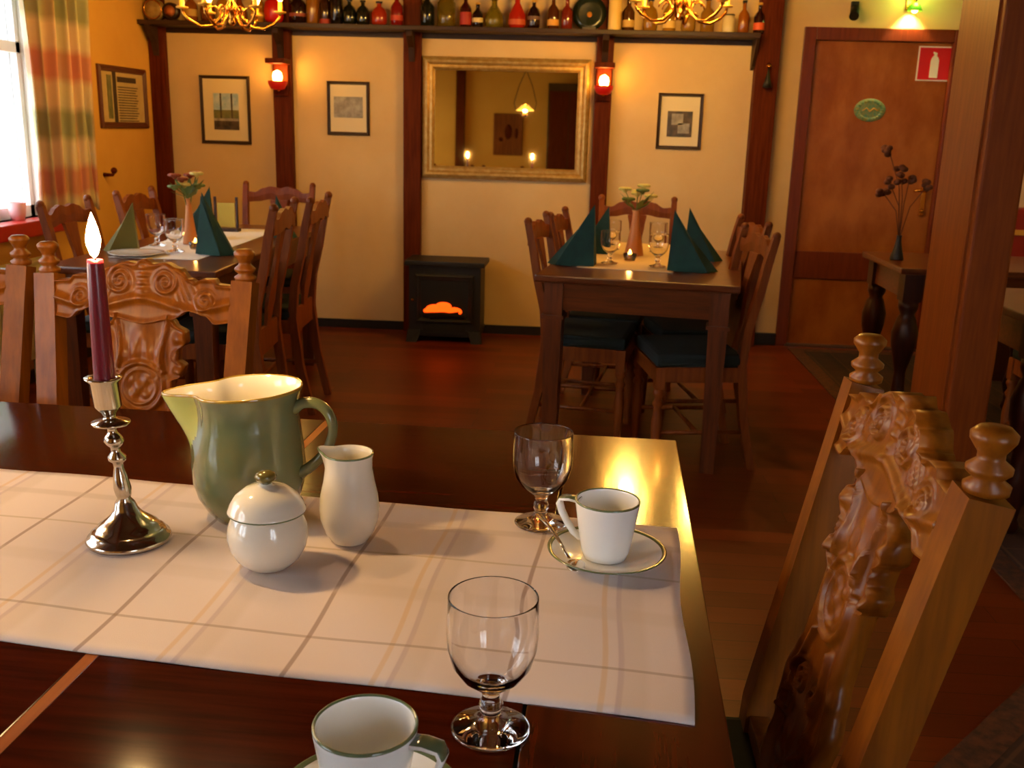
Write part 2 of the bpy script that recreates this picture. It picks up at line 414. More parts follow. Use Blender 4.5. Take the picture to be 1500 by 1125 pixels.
bcols = {}
def bmat(col, tr=0, rough=.12):
    k = (col, tr, rough)
    if k not in bcols: bcols[k] = mat('bottle_glass_'+col.strip('#'), col, rough, coat=.3, **({'trans': tr} if tr else {}))
    return bcols[k]
def px2x(px, Y=6.12): return Y*((px-856.6)/1440)*1.0 + .0  # bottle order along the shelf, metres
BZ = 1.8625
def bottle(px, wpx, H, col, neck, lab, labcol, label, tr=0, y=6.15):
    x = px2x(px); r_ = wpx*6.12/1440/2
    t = thing('bottle', (x, y, BZ), label, 'bottle', group='bottles on the high shelf')
    if neck == 'slim':
        P = [(0, 0), (r_*.9, 0), (r_, .006), (r_, H*.55), (r_*.85, H*.62), (r_*.36, H*.74), (r_*.33, H*.94), (r_*.4, H*.95), (r_*.4, H), (0, H)]
    elif neck == 'squat':
        P = [(0, 0), (r_*.85, 0), (r_, .02), (r_, H*.5), (r_*.8, H*.68), (r_*.3, H*.8), (r_*.28, H*.95), (r_*.36, H), (0, H)]
    elif neck == 'jar':
        P = [(0, 0), (r_*.9, 0), (r_, .01), (r_, H*.8), (r_*.8, H*.86), (r_*.85, H), (0, H)]
    else:
        P = [(0, 0), (r_*.8, 0), (r_, H*.12), (r_*.98, H*.42), (r_*.6, H*.62), (r_*.32, H*.75), (r_*.3, H), (0, H)]
    MB().lathe(P, n=20).build('bottle_body', bmat(col, tr), t)
    MB().lathe([(r_*.42, H*.93), (r_*.43, H*1.01), (0, H*1.012)] if neck != 'jar' else [(r_*.9, H*.97), (r_*.9, H*1.04), (0, H*1.05)], n=14).build('cap', M['gold'] if labcol else M['black'], t)
    if lab:
        z0, z1 = lab
        mb = MB(); mb.nocap = True
        mb.lathe([(r_*1.02, z0), (r_*1.02, z1)], n=20); mb.build('bottle_label', mat('paper_label', labcol, .6), t)
    return t
B = [
 (292, 18, .17, '#8a4a14', 'slim', (.03, .07), '#caa050', 'amber bottle left of the chandelier on the high shelf'),
 (316, 20, .15, '#6a3410', 'squat', None, None, 'squat brown bottle behind the left chandelier arm'),
 (338, 17, .19, '#a06a1c', 'slim', (.02, .08), '#d8b060', 'gold-labelled amber bottle behind the chandelier centre'),
 (362, 22, .16, '#7a3a10', 'pear', None, None, 'pear-shaped brown bottle behind the right chandelier arm'),
 (388, 18, .20, '#b0741e', 'slim', (.03, .06), '#d0a048', 'tall amber bottle just left of the red lantern'),
 (446, 24, .20, '#200c08', 'slim', (.04, .06), '#8a4030', 'dark bottle right of the red lantern on the shelf'),
 (467, 17, .25, '#b87820', 'jar', None, None, 'tall straight amber glass jar on the shelf', .5),
 (485, 15, .21, '#2e160a', 'slim', (.0, .03), '#a03018', 'slender brown bottle with red foot label'),
 (501, 19, .25, '#120a08', 'slim', None, None, 'tallest black bottle of the left shelf half'),
 (520, 19, .145, '#141812', 'squat', None, None, 'left one of two squat dark green flasks'),
 (539, 19, .14, '#191a12', 'squat', None, None, 'right one of two squat dark green flasks'),
 (562, 22, .135, '#9a2a10', 'squat', None, None, 'squat orange-red bottle next to the green flasks'),
 (587, 17, .19, '#7a120c', 'slim', (.03, .06), '#b83a20', 'red bottle just left of the middle post'),
 (630, 20, .20, '#161812', 'slim', None, None, 'black-green bottle just right of the middle post'),
 (657, 26, .17, '#8a7420', 'jar', None, None, 'wide yellow-green glass jar above the mirror', .6),
 (684, 16, .19, '#3a0c08', 'slim', (.015, .085), '#a8281c', 'dark bottle with large red label above the mirror'),
 (701, 15, .14, '#1a0c08', 'slim', (.03, .055), '#d8c080', 'small dark bottle with cream label above the mirror'),
 (724, 26, .17, '#8a7a24', 'pear', None, None, 'pear-shaped olive yellow bottle above the mirror', .5),
 (756, 24, .19, '#a8200e', 'pear', (.02, .05), '#c05020', 'bright red pear-shaped bottle above the mirror'),
 (779, 18, .16, '#200c0a', 'squat', (.05, .07), '#705048', 'dark brown flask right of the red pear bottle'),
 (806, 16, .19, '#4a2208', 'slim', (.02, .055), '#e0a040', 'brown bottle with bright cream-yellow label'),
 (825, 16, .18, '#702010', 'slim', None, None, 'red-brown bottle left of the round plate'),
 (910, 17, .19, '#4a2a0c', 'slim', (.02, .06), '#c8a050', 'brown bottle right of the pale pillar candle'),
 (940, 20, .18, '#b88420', 'squat', None, None, 'squat golden bottle lit by the right chandelier', .5),
 (966, 18, .20, '#b07a1c', 'slim', (.02, .06), '#e0b860', 'golden bottle with pale label lit by the right chandelier', .3),
 (992, 20, .17, '#c09030', 'pear', None, None, 'pear-shaped golden bottle near the shelf end', .5),
 (1018, 19, .19, '#a87420', 'slim', None, None, 'plain golden bottle left of the white jar', .4),
 (1047, 17, .10, '#dcc488', 'jar', None, None, 'small whitish jar near the right shelf end'),
 (1067, 15, .18, '#a85c14', 'slim', None, None, 'orange amber bottle next to the white jar', .3),
 (1088, 15, .17, '#2c100a', 'slim', (.02, .06), '#e05820', 'last dark bottle with flame-coloured label at the right shelf end'),
]
for b in B: bottle(*b)
# plates, tins and other shelf pieces
t = thing('round_tin', (px2x(238), 6.15, BZ), 'round pale dented tin standing at the left shelf end', 'tin')
MB().lathe([(0, 0), (.062, 0), (.064, .004), (.064, .035), (.06, .04), (0, .04)], n=32, M=Matrix.Translation((0, .02, .064)) @ Matrix.Rotation(R(90), 4, 'X')).build('tin_body', mat('pale_tin', '#b89a58', .4, .3, col2='#8a6a34', ns=20), t)
_m = MB(); _m.nocap = True; _m.lathe([(.055, .04), (.058, .044), (.050, .044), (.050, .04)], n=32, M=Matrix.Translation((0, .02, .064)) @ Matrix.Rotation(R(90), 4, 'X')).build('rolled_rim', M['brass'], t)
t = thing('mantel_clock', (px2x(263), 6.15, BZ), 'small round dark wooden clock with copper face on the shelf', 'clock')
MB().lathe([(0, 0), (.048, 0), (.052, .01), (.05, .04), (.038, .046), (0, .042)], n=32, M=Matrix.Translation((0, .02, .056)) @ Matrix.Rotation(R(90), 4, 'X')).b2(-.04, .04, -.02, .02, 0, .012).build('clock_case', M['frame_dark'], t)
MB().lathe([(0, .043), (.033, .047), (0, .048)], n=28, M=Matrix.Translation((0, .02, .056)) @ Matrix.Rotation(R(90), 4, 'X')).build('clock_face', mat('copper_face', '#c06a34', .4), t)
t = thing('red_lantern', (px2x(413), 6.13, BZ), 'bright red candle lantern glass standing on the shelf above a sconce', 'lantern')
MB().lathe([(0, 0), (.04, 0), (.055, .02), (.06, .07), (.05, .12), (.04, .13), (0, .13)], n=24).build('lantern_glass', mat('red_lantern_glass', '#c41810', .25, coat=.3), t)
MB().lathe([(.042, .13), (.046, .15), (.02, .165), (0, .165)], n=20).build('lantern_cap', M['brass'], t)
t = thing('display_plate', (px2x(856), 6.19, BZ), 'round dark plate with yellow and red centre propped on the shelf', 'plate')
T_ = Matrix.Translation((0, .0, .095)) @ Matrix.Rotation(R(82), 4, 'X')
MB().lathe([(0, 0), (.06, 0), (.098, .012), (.1, .016), (.06, .008), (0, .006)], n=40, M=T_).build('plate_body', mat('dark_green_plate', '#1c2418', .25, coat=.3), t)
MB().lathe([(0, .0065), (.052, .009), (0, .0095)], n=32, M=Matrix.Translation((0, 0, .075)) @ Matrix.Rotation(R(82), 4, 'X')).build('painted_centre', mat('painted_fruit', '#c8902c', .4, col2='#b83018', ns=14), t)
MB().b2(-.04, .04, -.03, -.015, 0, .02).build('plate_stand', M['frame_dark'], t)
t = thing('pillar_candle', (px2x(891), 6.12, BZ), 'thick pale yellow pillar candle unlit on the shelf', 'candle')
MB().lathe([(0, 0), (.037, 0), (.038, .003), (.037, .2), (.03, .203), (0, .2)], n=24).build('wax', mat('pale_wax', '#e8c068', .5), t)
MB().tube([(0, 0, .2), (0, 0, .215)], .0015, 6).build('wick', M['wick'], t)

# ------------------------------------------------------------------ mirror and pictures
mi_ = thing('wall_mirror', (-.491, YW, 1.341), 'large rectangular mirror in wide cream-gold frame on the back wall', 'mirror')
def frame_part(w_, h_, t_, d_, inner=.3):
    """mitred moulded frame, outer w_ x h_, rail width t_, depth d_, centred, front toward -y"""
    mb = MB(); prof = [(0, 0), (0, d_*.55), (t_*.12, d_*.8), (t_*.3, d_), (t_*.45, d_*.95), (t_*.62, d_*.6), (t_*.8, d_*.62), (t_*.92, d_*.45), (t_, d_*.25), (t_, 0)]
    cs = [(-1, -1), (1, -1), (1, 1), (-1, 1)]; rings = []
    for sx, sz in cs:
        rings.append([mb.bm.verts.new((sx*(w_/2-a), -b, sz*(h_/2-a))) for a, b in prof])
    for k in range(4):
        A, B_ = rings[k], rings[(k+1) % 4]
        for i in range(len(prof)-1): mb.bm.faces.new((A[i], A[i+1], B_[i+1], B_[i]))
    return mb
frame_part(1.028, .725, .078, .045).build('frame', M['frame_gold'], mi_)
g = MB().b2(-.44, .44, -.010, -.004, -.288, .288).build('mirror_glass', M['mirror'], mi_); g.rotation_euler = (R(-.90), 0, R(-.1))
def picture(cx, cz, w_, h_, fw, fm, label, inner, name='framed_picture', wall='back', y=0):
    if wall == 'back': t = thing(name, (cx, YW, cz), label, 'picture')
    else: t = thing(name, (XL, y, cz), label, 'picture', rz=R(90))
    frame_part(w_, h_, fw, .022).build('frame', fm, t)
    MB().b2(-w_/2+fw*.8, w_/2-fw*.8, -.006, -.002, -h_/2+fw*.8, h_/2-fw*.8).build('mount', inner[0], t)
    mb = MB()
    for (x0, x1, z0, z1, k) in inner[2]: mb.b2(x0, x1, -.0085-.0006*k, -.006, z0, z1, mi=k)
    mb.build('print', inner[1], t); return t
pm = [M['blue_print'], M['green_print'], M['dark_print'], M['grey_print']]
picture(-2.248, 1.354, .318, .412, .02, M['frame_dark'], 'tall dark-framed picture with blue three-pane window view, left of the left sconce',
        (M['mount'], pm, [(-.075, .085, .0, .1, 0), (-.075, .085, -.06, .0, 1), (-.075, .085, -.12, -.06, 2), (-.033, -.023, -.06, .1, 2), (.037, .047, -.06, .1, 2), (-.075, .085, -.066, -.05, 3)]))
picture(-1.468, 1.383, .266, .322, .02, M['frame_dark'], 'small dark-framed landscape photo between the left sconce and the middle post',
        (M['mount'], pm, [(-.09, .09, -.055, .07, 3), (-.09, -.02, -.055, .03, 2), (.02, .09, -.055, .02, 2), (-.09, .09, .04, .07, 1)]))
picture(.573, 1.359, .272, .328, .02, M['frame_dark'], 'small dark-framed black and white photo right of the right sconce',
        (M['mount'], pm, [(-.075, .075, -.09, .06, 2), (-.05, .02, -.02, .045, 3), (-.01, .06, -.07, -.01, 3)]))
txt = []
for i in range(14): txt.append((-.07, .19-(i*37 % 5)*.008, .055-i*.0145, .0605-i*.0145, 1))
txt += [(-.07, .17, .085, .115, 1), (-.13, -.09, -.14, .14, 1), (-.2, -.15, -.12, .12, 2)]
picture(0, 1.403, .605, .345, .035, M['frame_brown'], 'brown-framed parchment certificate with dark script on the left side wall',
        (M['paper'], [M['paper'], M['ink'], M['green_print']], txt), 'framed_certificate', 'left', 5.80)

# ------------------------------------------------------------------ wall sconces
def sconce(x, z, label):
    t = thing('wall_sconce', (x, YW-.055, z), label, 'wall lamp', group='red wall lamps on the posts')
    MB().b2(-.045, .045, -.02, 0, -.1, .09, bev=.006).b2(-.06, .06, -.14, 0, .085, .115, bev=.006).build('back_plate', M['post'], t)
    MB().tube([(0, -.02, -.06), (0, -.06, -.075), (0, -.09, -.06), (0, -.09, -.04)], .007, 8).build('arm', M['brass'], t)
    mb = MB(); mb.nocap = True
    mb.lathe([(.022, -.065), (.04, -.06), (.055, -.035), (.058, -.015), (.054, -.0155), (.052, -.033), (.038, -.056), (.022, -.061)], c=(0, -.09, 0), n=24).build('shade', M['redshade'], t)
    MB().lathe([(0, -.05), (.012, -.045), (.026, -.01), (.03, .012), (.024, .035), (.01, .045), (0, .048)], c=(0, -.09, 0), n=16).build('bulb', M['bulb'], t)
    return t
s1 = sconce(-1.868, 1.545, 'red-shaded wall lamp on the post between the two left pictures')
s2 = sconce(.101, 1.565, 'red-shaded wall lamp on the post right of the mirror')

# ------------------------------------------------------------------ electric stove
st = thing('electric_stove', (-.81, 6.02, 0), 'black freestanding stove heater with glowing embers under the mirror', 'stove')
Hs = .50
b = MB(); b.b2(-.22, .22, -.11, .15, .035, Hs-.03).b2(-.225, .225, -.115, .15, .05, .075); b.build('stove_body', M['black'], st)
MB().b2(-.245, .245, -.135, .16, Hs-.03, Hs, bev=.006).build('top_plate', M['black'], st)
fr_ = frame_part(.36, .30, .035, .018).build('stove_door', M['black'], st); fr_.location = (-.0, -.11, .27)
MB().ball((-.195, -.122, .26), .01, seg=10).build('knob', M['brass'], st)
MB().b2(-.145, .145, -.1125, -.1105, .13, .41).build('firebox', mat('dark_firebox', '#070404', .6), st)
for i, (x, z, a, c_) in enumerate([(-.06, .205, .1, .034), (.06, .195, -.15, .03), (-.005, .225, .2, .030), (.015, .19, 0, .03), (-.10, .195, 0, .018)]):
    MB().ball((x, -.118, z), 1, seg=14, sc_=(c_*1.7, .006, c_*.9)).build('ember', M['ember'], st)
MB().tube([(-.13, -.118, .17), (.0, -.122, .178), (.13, -.118, .165)], .014, 8).tube([(-.09, -.12, .155), (.09, -.12, .185)], .012, 8).build('log', M['coal'], st)
for sx in (-1, 1):
    MB().prism([(sx*.235, -.14, 0), (sx*.17, -.14, 0), (sx*.15, -.125, .05), (sx*.15, -.125, .075), (sx*.225, -.125, .075)], (0, .04, 0)).build('foot', M['black'], st)
    MB().b2(sx*.17-.02*1, sx*.17+.02, .1, .14, 0, .04).build('foot', M['black'], st)
MB().b2(-.13, .13, -.117, -.11, .065, .115).build('grille', mat('stove_grille', '#0c0808', .7), st)

# ------------------------------------------------------------------ curtain, hook, radiator
def curt(u, v):
    y = 4.60+.62*u + .012*math.sin(v*5+u*9)*1.0
    amp = .030*(.5+.5*v)
    yy = y
    x = -2.60 + amp*math.sin(u*2*math.pi*5.3+.6) + .012*math.sin(u*31+v*3)
    return (x, yy - .02*math.sin(u*2*math.pi*5.3*1.0), .815 + 1.46*v + .012*math.sin(u*17)*(1-v))
cm = uvmat('plaid_curtain', '#e0cba2', .9, [
    (1, .56, [.155], .14, '#c8664a', .7), (1, .56, [.435], .14, '#7c8658', .7),
    (0, .30, [.06], .07, '#c8704c', .3), (0, .30, [.21], .07, '#7c8658', .35)], .2, 400)
cu = thing('window_curtain', (-2.6, 5.1, .82), 'long red, green and cream checked curtain hanging beside the window', 'curtain')
c_ = uvgrid('curtain_fabric', lambda u, v: tuple(Vector(curt(u, v))-Vector((-2.6, 5.1, .82))), 90, 30, cm, .003, .95, 1.46, cu)
MB().tube([(0, -1.75, 1.47), (0, .42, 1.47)], .012, 10).ball((0, .43, 1.47), .022).build('curtain_rod', M['post'], cu)
t = tag(MB().tube([(XL, 5.50, .975), (XL+.05, 5.50, .975), (XL+.06, 5.50, 1.0)], [.012, .009, .014], 8).ball((XL+.06, 5.5, 1.0), .018, seg=10).build('curtain_hook', M['post']), 'small dark wooden curtain hook on the yellow wall beside the curtain', 'hook')
ra = thing('radiator', (XL+.06, 4.1, .1), 'cream ribbed radiator below the window with the red sill', 'radiator')
b = MB().b2(-.02, .02, -.62, .62, .04, .50, bev=.005)
for i in range(30): b.b2(.02, .028, -.60+i*.0415, -.60+i*.0415+.022, .08, .46)
b.build('panel', M['radiator'], ra)
MB().b2(-.035, .03, -.63, .63, .50, .512).build('top_grille', M['radiator'], ra)
for s_ in (-.45, .45): MB().b2(-.059, -.02, s_-.015, s_+.015, .2, .3).build('bracket', M['radiator'], ra)
for s_ in (-.45, .45): MB().b2(-.015, .015, s_-.015, s_+.015, -.1, .04).build('foot', M['radiator'], ra)

# ------------------------------------------------------------------ carved dining chair
def scroll(x, z, cx, cz, R0, sgn=1, pitch=.011):
    dx, dz = (x-cx)*sgn, z-cz; r_ = math.hypot(dx, dz)
    if r_ > R0: return 0
    th = math.atan2(dz, dx); w_ = .5+.5*math.cos(2*math.pi*(r_/pitch) - th)
    return w_*min(1, (R0-r_)/(R0*.25)) * .8 + .2*max(0, 1-r_/(R0*.3))
def ridge(d, w_): return math.exp(-(d/w_)**2)
CT = [(-.19, .972), (-.150, .975), (-.142, .985), (-.120, .985), (-.105, .978), (-.092, .984), (-.07, 1.003), (-.04, 1.013), (-.018, 1.010), (0, 1.020), (.018, 1.010), (.04, 1.013), (.07, 1.003), (.092, .984), (.105, .978), (.120, .985), (.142, .985), (.150, .975), (.19, .972)]
CB = [(-.19, .905), (-.15, .900), (-.13, .915), (-.10, .925), (-.06, .905), (0, .895), (.06, .905), (.10, .925), (.13, .915), (.15, .900), (.19, .905)]
def crest_map(a, b): x = a*.182; return x, smo(CB, x)+(smo(CT, x)-smo(CB, x))*b
def crest_h(x, z, a, b):
    ax = abs(x); h = .016
    h += .008*scroll(ax, z, .047, .978, .030, 1, .012)
    h += .006*scroll(ax, z, .128, .945, .024, -1, .010)
    h += .006*ridge(z-(.935+.010*math.cos(x*30)), .008)
    h += .0035*max(0, math.sin(ax*520+z*260))*ridge(ax-.088, .022)*(1 if z > .945 else .3)
    h += .005*ridge(ax, .010)*(.5+.5*math.cos((z-.9)*420)) if z > .945 else 0
    h += .0045*ridge(b-1, .06)+.003*ridge(b, .06)
    return .016+1.3*(h-.016)
SP = [(.50, .050), (.53, .052), (.56, .060), (.60, .082), (.64, .088), (.67, .076), (.70, .064), (.74, .062), (.785, .062), (.795, .083), (.815, .088), (.825, .074), (.845, .074), (.86, .090), (.88, .088), (.893, .066), (.91, .055), (.93, .055)]
def splat_map(a, b):
    z = .505+.41*b; return a*smo(SP, z), z
def splat_h(x, z, a, b):
    ax = abs(x); h = .012; r_ = math.hypot(x, z-.772)
    h += .007*ridge(r_-.047, .0055) + .005*ridge(r_-.034, .004)
    if r_ < .03: h += .006*(.55+.45*math.sin(x*190+2)*math.cos(z*170+1)) * (1-(r_/.03)**2)**.5
    if z > .81: h += .006*ridge(r_-.02-.05, .02)*(.4+.6*abs(math.sin(x*120)))*(ax < .045)
    if z > .80:
        h += .007*ridge(ax-(.048-.006*math.sin((z-.8)*40)), .0042)
        h += .009*ridge(math.hypot(ax-.078, z-.868), .011) + .008*ridge(math.hypot(ax-.078, z-.806), .010) + .003*scroll(ax, z, .075, .835, .018, 1, .008)
        h += .004*ridge(math.hypot(x, z-.875), .018)
    if z < .72:
        h += .007*ridge(ax-(.040+.018*math.sin((z-.5)*16)), .0045)
        h += .006*scroll(ax, z, .030, .655, .026, 1, .010) + .005*scroll(ax, z, .050, .610, .022, -1, .009)
        h += .004*max(0, math.cos(math.atan2(z-.55, x+1e-6)*8))*ridge(math.hypot(x, z-.56)-.02, .016)
    h += .004*ridge(abs(a)-1, .08)
    return .012+1.4*(h-.012)
def turned(z0, z1, r_):
    L_ = z1-z0
    return [(r_*.55, z0), (r_*.7, z0+L_*.03), (r_*.5, z0+L_*.07), (r_*.62, z0+L_*.12), (r_*.8, z0+L_*.3), (r_*.95, z0+L_*.5), (r_*.7, z0+L_*.62), (r_*.6, z0+L_*.66), (r_, z0+L_*.70), (r_*.6, z0+L_*.75), (r_*.95, z0+L_*.8), (r_*1.0, z0+L_*.82), (r_*.7, z0+L_*.86)]
def carved_chair(loc, rz, label, group):
    t = thing('carved_dining_chair', loc, label, 'chair', rz, group)
    mc = M['carved']; xt, xb = .203, .178
    for sx in (-1, 1):
        mb = MB()
        pts = [(sx*xb, .10, 0), (sx*xb, .035, .25), (sx*xb, .0, .46)] + [(sx*(xb+(xt-xb)*(z-.46)/.52), shear(z), z) for z in (.52, .7, .85, .982)]
        mb.tube(pts, [.024, .028, .031, .031, .030, .030, .030], 4, up=(0, 1, 0), sm=False)
        mb.build('back_post', mc, t)
        fz = .982; fx, fy = sx*xt, shear(.99)
        MB().lathe([(.012, fz), (.020, fz+.003), (.021, fz+.010), (.013, fz+.016), (.020, fz+.022), (.0205, fz+.027), (.012, fz+.034), (.012, fz+.040), (.020, fz+.052), (.0205, fz+.058), (.014, fz+.064), (0, fz+.065)], c=(fx, fy, 0), n=20).build('finial', mc, t)
        leg = MB(); leg.lathe(turned(0, .40, .026)+[(.02, .345)], c=(sx*.19, -.385, 0), n=16).b2(sx*.19-.022, sx*.19+.022, -.407, -.363, .34, .44, bev=.003)
        leg.build('leg', mc, t)
    MB().relief(crest_map, crest_h, 120, 34, .012).build('crest_rail', mc, t)
    MB().relief(splat_map, splat_h, 64, 130, .010).build('splat', mc, t)
    MB().b2(-.18, .18, -.014, .014, .475, .512, bev=.003).build('lower_rail', mc, t)
    MB().b2(-.205, .205, -.405, -.375, .385, .445).b2(-.19, .19, -.012, .014, .385, .445).b2(-.208, -.18, -.39, 0, .385, .445).b2(.18, .208, -.39, 0, .385, .445).build('seat_frame', mc, t)
    MB().box((0, -.20, .463), (.405, .40, .045), bev=.015).build('seat', M['green_seat'], t)
    MB().tube([(-.18, .05, .17), (-.19, -.385, .17)], .012, 8).tube([(.18, .05, .17), (.19, -.385, .17)], .012, 8).tube([(-.185, -.17, .17), (.185, -.17, .17)], .012, 8).build('stretcher', mc, t)
    return t
chA = carved_chair((-.863, 1.80, 0), R(-1.5), 'carved light-brown dining chair facing the camera, right behind the candle and green jug', 'carved dining chairs around the front table')
chB = dup(chA, (-1.372, 1.885, 0), R(2), 'carved dining chair cut by the left picture edge, only its right post showing')
chC = dup(chA, (.276, 1.066, 0), R(-90.5), 'carved dining chair standing at the right end of the front table, largest and nearest chair')

# ------------------------------------------------------------------ front table
TR = R(-2.0)
ft = thing('dining_table', (-.78, 1.155, 0), 'large dark polished wooden table in front with a pale runner and crockery', 'table', rz=TR)
TL, TW, TZ = 1.90, 1.20, .75
top = MB(); s1x, s2x = .285, -.285
# local x of seams: right one set where the gold reflection starts
def plank(x0, x1): return MB().b2(x0, x1, -TW/2, TW/2, TZ-.032, TZ, bev=.0015)
sR = .757; sL = .303
plank(sR+.002, TL/2).build('tabletop', M['tablewood_gleam'], ft)
plank(sL+.007, sR-.0015).build('tabletop', M['tablewood'], ft)
plank(-TL/2, sL-.007).build('tabletop', M['tablewood'], ft)
MB().b2(sL-.007, sL+.007, -TW/2+.004, TW/2-.004, TZ-.03, TZ-.0006).build('seam_glint_strip', M['seam_glint'], ft)  # strip coloured like the lit edge of the seam
ap = MB(); q = .07
ap.b2(-TL/2+q, TL/2-q, TW/2-q-.02, TW/2-q, .64, TZ-.032).b2(-TL/2+q, TL/2-q, -TW/2+q, -TW/2+q+.02, .64, TZ-.032).b2(-TL/2+q, -TL/2+q+.02, -TW/2+q, TW/2-q, .64, TZ-.032).b2(TL/2-q-.02, TL/2-q, -TW/2+q, TW/2-q, .64, TZ-.032)
ap.build('apron', M['btable'], ft)
for sx in (-1, 1):
    for sy_ in (-1, 1):
        x, y = sx*(TL/2-.10), sy_*(TW/2-.10)
        MB().lathe(turned(0, .62, .045), c=(x, y, 0), n=20).b2(x-.04, x+.04, y-.04, y+.04, .53, .717, bev=.004).build('leg', M['btableleg'], ft)

# runner
RN0, RN1 = Vector((.128, .827)), Vector((.153, 1.304)); RL0, RL1 = Vector((-1.38, .975)), Vector((-1.36, 1.445))
def run(u, v):
    p = (RN0.lerp(RL0, u)).lerp(RN1.lerp(RL1, u), v)
    z = .7512 + .0007*math.sin(u*40+v*3)*math.sin(v*7+1) + .0007
    if u < .012: z -= 0
    return (p.x + .003*math.sin(v*9)*(1-u), p.y+.003*math.sin(u*14), z)
rm = uvmat('linen_runner', '#e2d3cc', .9, [
    (0, .227, [.183], .0055, '#8a6650', .62), (0, .227, [.073], .006, '#b59aa8', .5), (0, .227, [.090], .006, '#d8b070', .45), (0, .227, [.060], .03, '#d3c2b4', .5),
    (1, .9, [.080], .005, '#9a8068', .5), (1, .9, [.305], .005, '#b09a70', .45), (1, .9, [.400], .018, '#c9b9ad', .5), (1, .9, [.20], .03, '#d2c2b4', .35)], .35, 700)
rn = uvgrid('table_runner', run, 120, 30, rm, .0018, 1.515, .478)
tag(rn, 'pale linen runner with thin brown checks lying along the front table', 'table runner')

TZT = .7535   # top of runner
# ------------------------------------------------------------------ candlestick with candle
def candlestick(x, y, z, label):
    t = thing('candlestick', (x, y, z), label, 'candlestick')
    P = [(0, 0), (.052, 0), (.0535, .003), (.052, .007), (.048, .009), (.047, .013), (.043, .016), (.040, .017), (.038, .022), (.030, .028), (.020, .036), (.015, .044), (.0125, .052), (.008, .058), (.010, .063), (.011, .072), (.009, .088), (.006, .100), (.0065, .106), (.011, .110), (.0115, .115), (.006, .121), (.006, .127), (.010, .131), (.013, .136), (.010, .142), (.006, .147), (.006, .152), (.010, .155), (.023, .158), (.024, .161), (.010, .164), (.007, .168), (.010, .174), (.014, .178), (.0165, .182), (.0175, .213), (.0225, .217), (.023, .219), (.0133, .219), (.0133, .185), (0, .185)]
    lean = lambda p, a: Vector((p.x-.0165*max(0, p.z-.03)/.17, p.y, p.z))
    MB().lathe(P, n=48, fn=lean).build('silver_stem', M['silver'], t); return t
def burning_candle(x, y, z, label):
    t = thing('burning_candle', (x, y, z), label, 'candle')
    MB().lathe([(0, 0), (.0125, 0), (.0130, .03), (.0115, .12), (.0100, .176), (.009, .181), (.006, .178), (0, .177)], n=24).build('wax', M['candle'], t)
    MB().tube([(0, 0, .176), (.0005, 0, .186), (.001, 0, .190)], .0009, 6).build('wick', M['wick'], t)
    MB().lathe([(0, .182), (.0045, .187), (.008, .198), (.0088, .206), (.0065, .218), (.003, .230), (0, .238)], c=(-.0005, 0, 0), n=16).build('flame', M['flame'], t)
    return t
cx_, cy_ = -.574, 1.163
candlestick(cx_, cy_, TZT, 'polished silver candlestick with stepped round foot standing on the runner')
burning_candle(cx_-.0165, cy_, TZT+.187, 'lit dark red taper candle in the silver candlestick in front')
candlestick(-1.30, 1.20, TZT, 'second silver candlestick on the front table, seen only in the wall mirror')
burning_candle(-1.3165, 1.20, TZT+.187, 'second lit red candle on the front table, seen only in the wall mirror')

